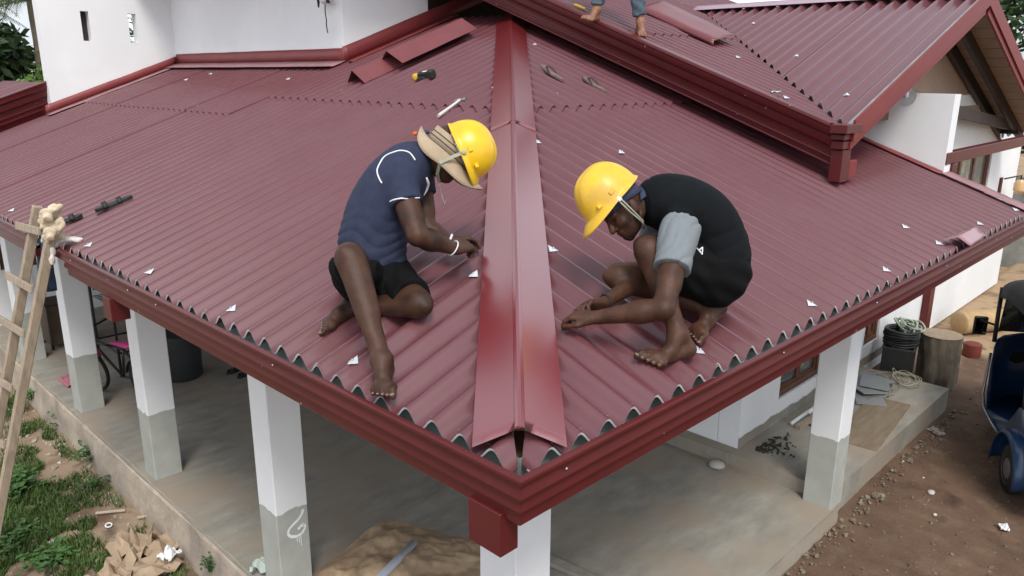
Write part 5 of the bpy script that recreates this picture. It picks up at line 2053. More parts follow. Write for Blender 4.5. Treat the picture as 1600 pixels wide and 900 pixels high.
# ================================================================== LADDER AND CLOTHS
M_LAD = mat('weathered_ladder_wood', (0.33, 0.265, 0.195), 0.85, 0.25, 9, 0.4, 60, stretch=(3, 3, 0.5))
lad = thing('wooden_ladder', (-0.75, 4.8, -0.33), 'home-made wooden ladder leaning on the left eave, rag tied on one rail', 'ladder')
r1t, r1b = Vector((-0.058, 4.638, 2.409)), Vector((-0.339, 4.878, 1.285))
r2t, r2b = Vector((-0.071, 4.254, 2.358)), Vector((-0.311, 4.432, 1.398))
dirL = ((r1b - r1t).normalized() + (r2b - r2t).normalized()).normalized()
for (a) in (r1t, r2t):
    b = a + dirL * ((a.z + 0.36) / -dirL.z)
    mb = MB()
    mb.bar(a, b, 0.045, 0.062, up=(1, 0, 0), bev=0.005)
    mb.build('rail', M_LAD, lad)
off = Vector((-0.042, 0, -0.01))
for (a, b) in (((-0.097, 4.938, 2.251), (-0.089, 4.394, 2.284)), ((-0.191, 5.049, 1.878), (-0.186, 4.410, 1.894)), ((-0.274, 5.116, 1.542), (-0.266, 4.476, 1.578)), ((-0.387, 5.329, 1.092), (-0.369, 4.604, 1.163)), ((-0.511, 5.507, 0.596), (-0.472, 4.627, 0.751)), ((-0.674, 5.772, -0.054), (-0.605, 4.671, 0.219))):
    mb = MB()
    mb.bar(Vector(a) + off, Vector(b) + off, 0.022, 0.055, up=(0.2, 0, 1), bev=0.004)
    mb.build('rung', M_LAD, lad)
# rag bound round the rail top
M_RAG = mat('cream_rag', (0.55, 0.46, 0.33), 0.95, 0.2, 14, 0.4, 60)
F = Field(A3(r2t) - 0.22, A3(r2t) + 0.22, 0.006)
rt = A3(r2t)
for k in range(9):
    z = -0.12 + k * 0.024
    ang = k * 1.3
    F.cap(rt + A3((-0.045, 0.055 * math.cos(ang), z - 0.012)), rt + A3((0.030, 0.05 * math.sin(ang), z + 0.02)), 0.030, 0.026, 0.006)
F.cap(rt + A3((-0.05, 0.03, 0.03)), rt + A3((-0.01, 0.16, 0.01)), 0.020, 0.024, 0.01)
F.folds(lambda X, Y, Z: 0.006 * np.sin(Z * 90 + Y * 70 + 2 * np.sin(X * 60)) + 0.005 * np.sin(Y * 120 + X * 80))
tag(F.mesh('rag', M_RAG, None, 2), 'crumpled cream rag bound round the top of the ladder rail', 'rag')


def drape(name, P, w, length, n, m, label, cat, folds=4, amp=0.03):
    """Cloth hanging from point P: w across, length down."""
    P, w = Vector(P), Vector(w)
    nn = w.cross(Vector((0, 0, 1))).normalized()
    mb = MB()
    mb.grid(lambda s, t: P + w * (s - 0.5) * (1 - 0.15 * t) + Vector((0, 0, -length * t - 0.02 * math.sin(s * 9))) + nn * (amp * math.sin(s * folds * 2 * PI + 2 * t) * (0.3 + t) + 0.02 * t), 40, 14)
    o = mb.build(name, m, smooth=True)
    solidify(o, 0.006, 0)
    tag(o, label, cat)


drape('blue_cloth', (0.020, 4.953, 2.171), (0.0, -0.24, 0.0), 0.42, 1, mat('navy_cloth', (0.03, 0.05, 0.10), 0.9, 0.2, 14), 'navy cloth hanging in the gutter gap behind the ladder', 'cloth')
# white cotton glove lying over the gutter end
G = A3((-0.040, 4.311, 2.183))
F = Field(G - 0.3, G + 0.3, 0.006)
F.cap(G + A3((0.10, -0.07, 0.03)), G + A3((0.0, 0.01, 0.035)), 0.030, 0.040, 0.02, flat=((0, 0, 1), 0.6))
F.cap(G + A3((0.0, 0.01, 0.035)), G + A3((-0.055, 0.03, -0.01)), 0.040, 0.040, 0.02, flat=((0, 0, 1), 0.7))
for k in range(4):
    F.cap(G + A3((-0.055, 0.05 - 0.026 * k, -0.01)), G + A3((-0.075, 0.055 - 0.03 * k, -0.12 - 0.02 * math.sin(k * 2))), 0.020, 0.015, 0.006)
F.folds(lambda X, Y, Z: 0.005 * np.sin(Z * 90 + X * 70 + 2 * np.sin(Y * 50)))
tag(F.mesh('work_glove', mat('dirty_white_cotton', (0.62, 0.58, 0.54), 0.95, 0.15, 14, 0.3, 90), None, 0), 'dirty white cotton glove draped over the cut gutter end by the ladder', 'glove')

# ================================================================== UNDER THE PORCH
# sand heap on the floor
def sandz(x, y):
    r = math.hypot((x - 1.20) / 0.66, (y - 2.20) / 0.66)
    r *= 1 + 0.22 * vn(math.atan2(y - 2.2, x - 1.2) * 1.3, 3, 5)
    h = max(0.0, 1 - r) ** 0.8 * 0.17
    return h + (0.022 * vn(x * 9, y * 9, 1) + 0.014 * vn(x * 21, y * 21, 2) + 0.04 * vn(x * 4, y * 4, 7)) * min(1, max(0, 1.05 - r) * 4) - 0.01


mb = MB()
mb.grid(lambda s, t: (0.74 + s * 1.2, 1.45 + t * 1.5, sandz(0.74 + s * 1.2, 1.45 + t * 1.5)), 80, 90)
tag(mb.build('sand_heap', mat('building_sand', (0.50, 0.36, 0.225), 0.95, 0.2, 14, 0.7, 120, col2=(0.36, 0.255, 0.16), mix_scale=4), smooth=True), 'heap of brown building sand on the porch floor between the front columns', 'sand', kind='stuff')
a, b = Vector((0.878, 2.100, 0.200)), Vector((1.358, 2.325, 0.140))
mb = MB()
mb.tube([a, b], 0.027, 12, caps=False)
o = mb.build('plastic_pipe', mat('grey_pvc', (0.42, 0.44, 0.50), 0.45, 0.08, 9), smooth=True)
solidify(o, 0.003, -1)
tag(o, 'short grey plastic pipe stuck in the sand heap', 'pipe')
# loose strip of cement beside the corner column
mb = MB()
mb.bar((2.10, 0.95, 0.02), (2.0, 1.75, 0.02), 0.09, 0.035, bev=0.008)
tag(mb.build('timber_batten', mat('dusty_batten', (0.27, 0.25, 0.21), 0.9, 0.2, 12)), 'dusty grey batten lying on the porch floor right of the corner column', 'batten')
mb = MB()
c = Vector((4.087, 1.521, 0.010))
mb.lathe(c, (0, 0, 1), [(0.075, 0), (0.07, 0.018), (0.045, 0.035), (0.01, 0.04)], 14)
tag(mb.build('cement_dab', mat('pale_cement', (0.42, 0.41, 0.37), 0.9, 0.1), smooth=True), 'pale round dab of dried cement on the porch floor below the step', 'cement')
# pair of dark shoes on the floor
for (p, lab) in (((2.052, 6.375, 0.000), 'dark shoe on the porch floor, nearer the column'), ((2.018, 6.571, 0.000), 'dark shoe on the porch floor, further from the column')):
    sandal('shoe', p, Vector(p) + Vector((0.22, 0.08, 0.0)), (0, 0, 1), lab, 'shoe', 'dark shoes on the porch floor', M_RUBB, M_RUBB, True)
# brown board panel with a leg
c = Vector((0.95, 8.85, 0))
t = thing('wooden_cabinet', c, 'dark brown wooden cabinet standing by the end wall of the porch', 'cabinet')
mb = MB()
mb.box((0.86, 8.85, 0.06), (1.32, 9.25, 0.56), 0.006)
mb.build('carcass', mat('brown_board', (0.085, 0.060, 0.042), 0.7, 0.25, 7, 0.1, 40), t)
for (x, y) in ((0.875, 8.865), (1.305, 8.865), (0.875, 9.235), (1.305, 9.235)):
    mb = MB()
    mb.box((x - 0.015, y - 0.015, 0), (x + 0.015, y + 0.015, 0.058))
    mb.build('leg', M_DARK, t)
mb = MB()
mb.box((0.85, 8.84, 0.562), (1.33, 9.26, 0.58))
mb.build('cabinet_top', M_DARK, t)
# low grey bench behind the rack, dark drum, clothes rack with washing
t = thing('metal_rack', (1.5, 7.6, 0), 'black tubular clothes rack with folded washing under the porch', 'rack')
M_BTUB = mat('black_tube', (0.012, 0.012, 0.014), 0.4, 0.1)
for (x, y) in ((1.15, 7.35), (1.15, 8.05), (1.95, 7.35), (1.95, 8.05)):
    mb = MB()
    mb.tube([(x, y, 0), (x, y, 1.35)], 0.016, 8)
    mb.build('leg', M_BTUB, t)
for z in (0.28, 1.33):
    mb = MB()
    for (a, b) in (((1.15, 7.35), (1.15, 8.05)), ((1.15, 8.05), (1.95, 8.05)), ((1.95, 8.05), (1.95, 7.35)), ((1.95, 7.35), (1.15, 7.35))):
        mb.tube([(*a, z), (*b, z)], 0.012, 6)
    mb.build('rail', M_BTUB, t)
mb = MB()
for i in range(9):
    mb.tube([(1.15, 7.42 + i * 0.07, 0.82), (1.95, 7.42 + i * 0.07, 0.82)], 0.006, 6)
mb.build('shelf', M_BTUB, t)
for i, (y, m_, hh) in enumerate(((7.45, M_WHT, 0.28), (7.62, mat('pink_cloth', (0.60, 0.10, 0.20), 0.9, 0.1), 0.36), (7.80, mat('pale_cloth', (0.45, 0.47, 0.5), 0.9, 0.1), 0.30), (7.95, M_NAVYC, 0.42))):
    drape('towel', (1.15, y, 1.35), (0.02, 0.14, 0), hh, 1, m_, ('white towel hung nearest on the black rack', 'pink cloth hung on the black rack', 'pale grey cloth hung on the black rack', 'navy cloth hung furthest back on the black rack')[i], 'towel', 2, 0.012)
mb = MB()
mb.lathe((1.65, 6.9, 0), (0, 0, 1), [(0.20, 0), (0.22, 0.02), (0.225, 0.5), (0.21, 0.52)], 20)
tag(mb.build('drum', mat('dark_drum', (0.02, 0.022, 0.024), 0.6, 0.2), smooth=math.radians(40)), 'dark round drum in the shade of the porch behind the second column', 'drum')


def bicycle(loc, ang):
    t = thing('bicycle', loc, 'small black and pink bicycle leaning behind the porch columns', 'bicycle')
    R = Matrix.Rotation(ang, 3, 'Z') @ Matrix.Rotation(math.radians(-9), 3, 'X')
    O = Vector(loc)
    W = lambda x, y, z: O + R @ Vector((x, y, z))
    M_FR = mat('bike_frame', (0.02, 0.018, 0.02), 0.35, 0.1)
    M_PK = mat('bike_pink', (0.55, 0.06, 0.22), 0.4, 0.1)
    r = 0.245
    for x in (-0.42, 0.42):
        mb = MB()
        mb.tube([W(x + r * math.cos(q), 0, r + 0.018 + r * math.sin(q)) for q in [2 * PI * i / 32 for i in range(32)]], 0.020, 8, closed=True)
        wh = mb.build('wheel', M_RUBB, t, smooth=True)
        mb = MB()
        mb.tube([W(x + (r - 0.022) * math.cos(q), 0, r + 0.018 + (r - 0.022) * math.sin(q)) for q in [2 * PI * i / 32 for i in range(32)]], 0.008, 6, closed=True)
        mb.build('rim', M_STEEL, wh, smooth=True)
        mb = MB()
        for i in range(14):
            q = 2 * PI * i / 14
            mb.tube([W(x, 0.012 * (-1) ** i, r + 0.018), W(x + (r - 0.022) * math.cos(q), 0, r + 0.018 + (r - 0.022) * math.sin(q))], 0.0018, 4)
        mb.build('spokes', M_STEEL, wh)
    mb = MB()
    hub, bb, seat, head, fhub = (-0.42, 0, 0.263), (-0.06, 0, 0.25), (-0.17, 0, 0.60), (0.27, 0, 0.62), (0.42, 0, 0.263)
    for (a, b) in ((bb, seat), (bb, head), (seat, head), (hub, bb), (hub, seat), (head, fhub)):
        mb.tube([W(*a), W(*b)], 0.014, 8)
    mb.build('frame', M_FR, t, smooth=True)
    mb = MB()
    mb.tube([W(0.27, 0, 0.62), W(0.24, 0, 0.78), W(0.20, 0.0, 0.80)], 0.012, 8)
    mb.tube([W(0.14, -0.25, 0.84), W(0.20, -0.10, 0.80), W(0.20, 0.10, 0.80), W(0.14, 0.25, 0.84)], 0.012, 8)
    mb.build('handlebar', M_FR, t, smooth=True)
    for sd in (-1, 1):
        mb = MB()
        mb.tube([W(0.14, sd * 0.25, 0.84), W(0.09, sd * 0.33, 0.85)], 0.017, 8)
        mb.build('grip', M_PK, t, smooth=True)
    F = Field(A3(W(-0.17, 0, 0.66)) - 0.22, A3(W(-0.17, 0, 0.66)) + 0.22, 0.008)
    F.cap(W(-0.27, 0, 0.66), W(-0.05, 0, 0.655), 0.072, 0.03, 0.0, flat=((0, 0, 1), 0.5))
    F.mesh('saddle', M_PK, t)
    for (x, a0, a1) in ((-0.42, 0.2, 2.6), (0.42, 0.5, 2.4)):
        mb = MB()
        mb.grid(lambda s, q: W(x + (r + 0.04) * math.cos(a0 + (a1 - a0) * s), (q - 0.5) * 0.06, r + 0.018 + (r + 0.04) * math.sin(a0 + (a1 - a0) * s)), 16, 2)
        solidify(mb.build('mudguard', M_PK if x > 0 else M_FR, t, smooth=True), 0.003, 0)


bicycle((0.98, 6.75, 0.0), math.radians(112))
mb = MB()
mb.grid(lambda s, t: Vector((0.695, 7.563, -0.000)) + Vector((0.18 * (s - 0.5), 0.32 * (t - 0.5), 0.02 + 0.035 * abs(vn(s * 5, t * 5, 4)) + 0.02 * math.sin(s * PI))), 16, 16)
solidify(mb.build('pink_rag', mat('faded_pink_cloth', (0.36, 0.13, 0.17), 0.9, 0.2, 12), smooth=True), 0.004)
tag(bpy.data.objects['pink_rag'], 'faded pink rag lying on the porch edge left of a column', 'rag')

# ================================================================== RIGHT SIDE: WALKWAY CLUTTER AND YARD
def bark_log(c, r, h, label):
    c = Vector(c)
    t = thing('log', c, label, 'log')
    mb = MB()
    mb.grid(lambda s, q: c + Vector(((r + 0.018 * vn(math.cos(s * 2 * PI) * 3, math.sin(s * 2 * PI) * 3, q * 1.3) + 0.007 * vn(math.cos(s * 2 * PI) * 14, math.sin(s * 2 * PI) * 14, q * 3)) * math.cos(s * 2 * PI), (r + 0.018 * vn(math.cos(s * 2 * PI) * 3, math.sin(s * 2 * PI) * 3, q * 1.3) + 0.007 * vn(math.cos(s * 2 * PI) * 14, math.sin(s * 2 * PI) * 14, q * 3)) * math.sin(s * 2 * PI), h * q)), 64, 14, True)
    mb.build('bark', mat('log_bark', (0.165, 0.135, 0.10), 0.95, 0.35, 8, 0.9, 30, stretch=(2, 2, 0.4), col2=(0.10, 0.08, 0.06), mix_scale=5), t, smooth=True)
    mb = MB()
    mb.grid(lambda s, q: c + Vector(((r + 0.006) * q * math.cos(s * 2 * PI), (r + 0.006) * q * math.sin(s * 2 * PI), h + 0.004 + 0.006 * vn(q * 4 * math.cos(s * 2 * PI), q * 4 * math.sin(s * 2 * PI), 2))), 40, 8, True)
    mb.build('cut_end', mat('sawn_end', (0.30, 0.235, 0.165), 0.9, 0.2, 30, 0.3, 60), t, smooth=True)


bark_log((7.72, 0.83, -0.10), 0.205, 0.62, 'upright section of tree trunk standing at the end of the walkway')
# crate, coil and ropes
t = thing('plastic_crate', (7.42, 1.16, 0.12), 'black plastic crate at the wall under a coil of hose', 'crate')
mb = MB()
a = Vector((7.42, 1.16, 0.12))
ca = math.radians(14)
ex, ey = Vector((math.cos(ca), math.sin(ca), 0)), Vector((-math.sin(ca), math.cos(ca), 0))
for (o_, hx, hy, hz) in ((ex * 0.19, 0.008, 0.16, 0.13), (ex * -0.19, 0.008, 0.16, 0.13), (ey * 0.155, 0.182, 0.008, 0.13), (ey * -0.155, 0.182, 0.008, 0.13)):
    mb.obox(a + o_ + Vector((0, 0, 0.135)), ex, ey, (0, 0, 1), hx, hy, hz)
mb.obox(a + Vector((0, 0, 0.008)), ex, ey, (0, 0, 1), 0.19, 0.155, 0.006)
mb.build('crate_body', M_BLKP, t)
mb = MB()
for sd in (-1, 1):
    mb.obox(a + ex * 0.19 * sd + Vector((0, 0, 0.27)), ex, ey, (0, 0, 1), 0.014, 0.172, 0.008)
    mb.obox(a + ey * 0.158 * sd + Vector((0, 0, 0.27)), ex, ey, (0, 0, 1), 0.175, 0.014, 0.008)
mb.build('crate_rim', mat('scuffed_black', (0.05, 0.05, 0.052), 0.5, 0.2), t)
mb = MB()
for k in range(7):
    for jx in range(2):
        rr = 0.175 - 0.022 * jx + 0.004 * math.sin(k * 2.0)
        mb.tube([a + Vector((rr * math.cos(q) + 0.01 * math.sin(k), rr * math.sin(q), 0.292 + k * 0.026 + 0.004 * math.sin(q * 3 + k))) for q in [2 * PI * i / 36 for i in range(36)]], 0.0135, 7, closed=True)
tag(mb.build('hose_coil', M_BLKP, smooth=True), 'coil of black hose sitting on the black crate', 'hose')


def tangle(name, c, rx, ry, h, n, r, m, label, cat, seed):
    rnd = random.Random(seed)
    c = Vector(c)
    mb = MB()
    for k in range(n):
        ph, e = rnd.random() * 6.28, 0.65 + 0.4 * rnd.random()
        ox, oy = rnd.uniform(-.25, .25) * rx, rnd.uniform(-.25, .25) * ry
        z0 = h * rnd.random()
        mb.tube([c + Vector((ox + rx * e * math.cos(q + ph) * (1 + 0.1 * math.sin(3 * q + k)), oy + ry * e * math.sin(q + ph * 1.2), z0 + 0.25 * h * math.sin(2 * q + k) + r)) for q in [2 * PI * i / 30 for i in range(30)]], r, 6, closed=True)
    tag(mb.build(name, m, smooth=True), label, cat)


tangle('rope_bundle', (7.60, 1.16, 0.50), 0.22, 0.17, 0.09, 11, 0.011, mat('pale_green_rope', (0.34, 0.40, 0.32), 0.9, 0.2, 40), 'pale green rope bundled on top of the hose coil', 'rope', 5)
tangle('wire_tangle', (6.75, 1.12, 0.122), 0.34, 0.22, 0.03, 13, 0.0035, mat('grey_wire', (0.30, 0.30, 0.25), 0.6, 0.2, 30), 'tangle of thin grey wire lying on the walkway', 'wire', 9)
tangle('wire_tangle', (7.05, 0.95, 0.122), 0.20, 0.16, 0.05, 8, 0.004, mat('straw_rope', (0.42, 0.40, 0.30), 0.9, 0.2, 30), 'loop of straw coloured cord in front of the crate', 'cord', 12)
# grey tiles in a loose stack
M_TILE = mat('grey_floor_tile', (0.23, 0.245, 0.25), 0.5, 0.1, 9)
for i, (p, an, z, lab) in enumerate((((6.251, 1.043, 0.130), 0.5, 0.135, 'grey floor tile at the bottom of the loose pile by the right column'), ((6.453, 1.153, 0.150), 0.9, 0.165, 'grey floor tile with holes leaning on the loose pile'),
                                     ((6.603, 1.118, 0.160), 0.3, 0.180, 'grey floor tile on top of the loose pile'), ((6.759, 1.216, 0.160), 1.2, 0.150, 'grey floor tile furthest back in the loose pile'))):
    mb = MB()
    c = Vector((p[0], p[1], z))
    tl = Vector((0.06 * math.sin(i), 0.05 * math.cos(i * 2), 1)).normalized()
    ax = Vector((math.cos(an), math.sin(an), 0))
    ax = (ax - tl * ax.dot(tl)).normalized()
    mb.obox(c, ax, tl.cross(ax), tl, 0.20, 0.14, 0.006, 0.002)
    o = mb.build('floor_tile', M_TILE)
    tag(o, lab, 'tile', 'grey tiles on the walkway')
mb = MB()
c = Vector((5.72, 0.80, 0.128))
mb.obox(c, (1, 0.10, 0.01), (-0.10, 1, 0), (0, 0, 1), 0.62, 0.19, 0.009, 0.002)
tag(mb.build('plywood_board', mat('stained_plywood', (0.20, 0.155, 0.105), 0.85, 0.25, 6, 0.2, 40, stretch=(0.6, 3, 1))), 'stained plywood board lying flat on the walkway edge', 'board')
mb = MB()
mb.tube([(5.086, 1.324, 0.140), (5.512, 1.328, 0.140)], 0.018, 10)
tag(mb.build('plastic_pipe', mat('white_pvc', (0.70, 0.71, 0.72), 0.4, 0.05), smooth=True), 'white plastic pipe lying along the foot of the right wall', 'pipe')
mb = MB()
mb.tube([(5.429, 1.311, 0.145), (5.674, 1.322, 0.145)], 0.024, 10)
tag(mb.build('plastic_pipe', mat('white_pvc', (0.70, 0.71, 0.72)), smooth=True), 'second white pipe length behind the right column', 'pipe')
mb = MB()
mb.bar((5.049, 1.245, 0.140), (5.634, 1.227, 0.140), 0.05, 0.035)
tag(mb.build('timber_batten', M_LAD), 'weathered timber batten under the white pipe', 'batten')


def rocks(n, place, smin, smax, seed, mb=None):
    rnd = random.Random(seed)
    mb = mb or MB()
    base = [(-1, -1, -1), (1, -1, -1), (1, 1, -1), (-1, 1, -1), (-1, -1, 1), (1, -1, 1), (1, 1, 1), (-1, 1, 1)]
    faces = [(0, 3, 2, 1), (4, 5, 6, 7), (0, 1, 5, 4), (1, 2, 6, 5), (2, 3, 7, 6), (3, 0, 4, 7)]
    for k in range(n):
        p = place(rnd)
        if p is None:
            continue
        s = smin + (smax - smin) * rnd.random() ** 3
        R = Matrix.Rotation(rnd.random() * 6.28, 3, 'Z') @ Matrix.Rotation(rnd.random() * 1.2, 3, 'X')
        V = [Vector(p) + R @ Vector((b[0] * s * rnd.uniform(.4, 1.1), b[1] * s * rnd.uniform(.4, 1.0), b[2] * s * rnd.uniform(.25, .7))) for b in base]
        mb.add(V, faces)
    return mb


def plc(rnd):
    x, y = rnd.uniform(2.2, 8.6), rnd.uniform(-1.6, 0.48)
    return (x, y, gz(x, y))


o = rocks(2000, plc, 0.002, 0.016, 3).build('gravel', mat('yard_gravel', (0.17, 0.135, 0.105), 0.95, 0.5, 5, col2=(0.10, 0.065, 0.045), mix_scale=9))
tag(o, 'small gravel and grit scattered over the brown yard', 'gravel', kind='stuff')
o = rocks(220, lambda r: (lambda x: (x, 0.47 - abs(r.gauss(0, 0.07)), gz(x, 0.45) + 0.02))(r.uniform(3.2, 7.2)), 0.006, 0.022, 4).build('gravel', mat('edge_rubble', (0.20, 0.165, 0.125), 0.95, 0.4, 8))
tag(o, 'loose rubble along the edge of the walkway', 'rubble', kind='stuff')
o = rocks(260, lambda r: (4.38 + abs(r.gauss(0, 0.22)), 1.33 - abs(r.gauss(0, 0.10)), 0.125), 0.003, 0.016, 5).build('crumbs', mat('dark_crumbs', (0.035, 0.040, 0.032), 0.95, 0.3, 9))
tag(o, 'dark crumbs of mortar swept against the wall corner', 'rubble', kind='stuff')


def stone(p, s, m, label, seed):
    rnd = random.Random(seed)
    p = Vector(p)
    mb = MB()
    mb.grid(lambda a, b: p + Vector((math.cos(a * 2 * PI) * math.sin(b * PI) * s * (1 + 0.5 * vn(3 * math.cos(a * 6.28), 3 * b, seed)), 0.8 * math.sin(a * 2 * PI) * math.sin(b * PI) * s * (1 + 0.5 * vn(3 * math.sin(a * 6.28), 3 * b, seed + 3)), -0.6 * math.cos(b * PI) * s + s * 0.3)), 12, 8, True)
    o = mb.build('stone', m)
    tag(o, label, 'stone', 'pale stones in the yard')


M_PST = mat('pale_stone', (0.52, 0.49, 0.43), 0.9, 0.2, 9)
stone((5.171, 0.086, -0.120), 0.034, M_PST, 'palest stone in the middle of the brown yard', 2)
stone((5.585, 0.452, -0.120), 0.016, M_PST, 'small pale stone near the wheel rut in the brown yard', 3)
stone((4.827, -0.046, -0.120), 0.018, M_PST, 'small pale stone nearest the bottom edge of the yard', 4)
stone((4.994, 0.397, -0.120), 0.016, M_PST, 'small pale stone nearest the right column', 5)
stone((5.404, 0.220, -0.120), 0.012, M_PST, 'tiny pale stone above the palest stone', 6)


def crumple(name, c, w, h, m, label, cat, seed, fold=0.04, up=0.02, ang=0.0, n=10, pts=None):
    """Sheet of paper or card lying crumpled on the ground."""
    c = Vector(c)
    R = Matrix.Rotation(ang, 3, 'Z')
    mb = MB()

    def fn(s, t):
        x, y = (s - 0.5) * w, (t - 0.5) * h
        z = up + fold * (abs(vn(s * 2.1 + seed, t * 2.1, seed)) * 2 + 0.5 * vn(s * 5, t * 5, seed + 9))
        x += 0.12 * w * vn(t * 3, seed, 1)
        y += 0.12 * h * vn(s * 3, seed, 2)
        return c + R @ Vector((x, y, z))
    mb.grid(fn, n, n)
    o = mb.build(name, m)
    solidify(o, 0.003, 0)
    tag(o, label, cat)
    return o


M_CARD = mat('brown_paper_bag', (0.36, 0.27, 0.185), 0.9, 0.12, 9, 0.1, 40)
GZL = -0.33
crumple('paper_bag', (0.138, 4.374, -0.330), 0.26, 0.34, M_CARD, 'upright crumpled brown paper bag in the grass by the plinth', 'paper bag', 3, 0.16, 0.02, 0.6, 6)
crumple('paper_bag', (0.340, 4.220, -0.330), 0.34, 0.26, M_CARD, 'brown paper bag torn flat beside the white paper scrap', 'paper bag', 5, 0.06, 0.02, 0.2, 6)
crumple('paper_bag', (-0.036, 4.149, -0.330), 0.36, 0.24, M_CARD, 'brown paper bag at the bottom edge, left of the others', 'paper bag', 8, 0.09, 0.02, 1.0, 6)
crumple('paper_bag', (0.156, 4.001, -0.330), 0.34, 0.30, M_CARD, 'brown paper bag at the bottom edge, below the white scrap', 'paper bag', 11, 0.09, 0.02, 2.0, 6)
crumple('paper_scrap', (0.282, 3.965, -0.280), 0.13, 0.12, M_WHT, 'crumpled white paper lying on the brown bags', 'paper', 14, 0.07, 0.05, 0.4, 9)
crumple('paper_scrap', (5.002, -0.492, -0.120), 0.09, 0.06, M_WHT, 'torn white scrap on the yard near the three-wheeler', 'paper', 17, 0.02, 0.01, 0.4, 7)
crumple('paper_scrap', (6.462, 0.435, -0.120), 0.16, 0.10, mat('grey_scrap', (0.33, 0.32, 0.30), 0.9, 0.2), 'grey torn scrap lying on the yard beside the walkway', 'scrap', 21, 0.03, 0.01, 1.0, 7)
crumple('plastic_sheet', (0.527, 2.943, 0.020), 0.10, 0.14, mat('pale_green_plastic', (0.42, 0.50, 0.44), 0.5, 0.15), 'pale green plastic scrap at the foot of the second column', 'plastic', 24, 0.06, 0.02, 0.8, 8)
mb = MB()
c = Vector((0.131, 4.842, -0.310))
mb.tube([c + Vector((0.024 * math.cos(q), 0.024 * math.sin(q), 0.01 + 0.006 * math.sin(q))) for q in [2 * PI * i / 16 for i in range(16)]], 0.006, 6, closed=True)
tag(mb.build('plastic_ring', M_WHT, smooth=True), 'small white ring on the littered ground by the plinth', 'ring')
o = rocks(900, lambda r: (lambda x, y: (x, y, gz(x, y) + 0.004))(r.uniform(-0.9, 0.42), r.uniform(3.6, 9.0)), 0.004, 0.030, 6).build('rubble', mat('left_rubble', (0.33, 0.28, 0.22), 0.95, 0.35, 9, col2=(0.5, 0.47, 0.42), mix_scale=14))
tag(o, 'chips of mortar and rubble on the ground left of the plinth', 'rubble', kind='stuff')
for i, (a, b, lab) in enumerate((((0.112, 5.091, -0.310), (0.306, 4.967, -0.310), 'pale splintered lath lying on the littered ground'), ((0.335, 4.772, -0.310), (0.484, 4.706, -0.310), 'short pale lath beside the plinth foot'))):
    mb = MB()
    mb.bar(Vector(a) + Vector((0, 0, .02)), Vector(b) + Vector((0, 0, .02)), 0.022, 0.010)
    tag(mb.build('lath', mat('pale_lath', (0.48, 0.41, 0.32), 0.9, 0.2)), lab, 'lath')

# ------------------------------------------------------------------ grass and weeds
def blade_mat(name, c):
    m = mat(name, c, 0.6, 0.35, 3.5, spec=0.3)
    return m


M_GR = blade_mat('grass_green', (0.062, 0.110, 0.026))
M_GR2 = blade_mat('weed_leaf', (0.052, 0.115, 0.032))
rnd = random.Random(2)
mb = MB()
cl = [(-0.15, 5.1, 0.5, 1.0), (0.05, 6.3, 0.32, 0.75), (-0.5, 4.7, 0.45, 0.5), (0.2, 7.2, 0.2, 0.6), (-0.4, 6.0, 0.30, 0.5), (0.30, 3.75, 0.10, 0.25), (-0.1, 4.2, 0.25, 0.25), (-0.7, 5.4, 0.4, 0.6), (0.15, 8.3, 0.2, 0.5)]
wts = [c_[2] * c_[3] for c_ in cl]
for k in range(24000):
    c_ = rnd.choices(cl, wts)[0]
    x, y = rnd.gauss(c_[0], c_[2] * 0.55), rnd.gauss(c_[1], c_[3] * 0.55)
    if x > 0.36:
        continue
    if vn(x * 3.0, y * 3.0, 11) < -0.12:
        continue
    z = gz(x, y) - 0.01
    h = rnd.uniform(0.025, 0.085) * (1.5 if rnd.random() < 0.1 else 1)
    a = rnd.random() * 6.28
    dx, dy = math.cos(a), math.sin(a)
    w = rnd.uniform(0.003, 0.007)
    b = rnd.uniform(0.2, 0.9) * h
    mb.add([(x - dy * w, y + dx * w, z), (x + dy * w, y - dx * w, z), (x + dx * b * 0.4 + dy * w * .7, y + dy * b * 0.4 - dx * w * .7, z + h * 0.6), (x + dx * b * 0.4 - dy * w * .7, y + dy * b * 0.4 + dx * w * .7, z + h * 0.6), (x + dx * b, y + dy * b, z + h)], [(0, 1, 2, 3), (3, 2, 4)])
tag(mb.build('grass', M_GR), 'patchy short green grass on the ground left of the plinth', 'grass', kind='stuff')


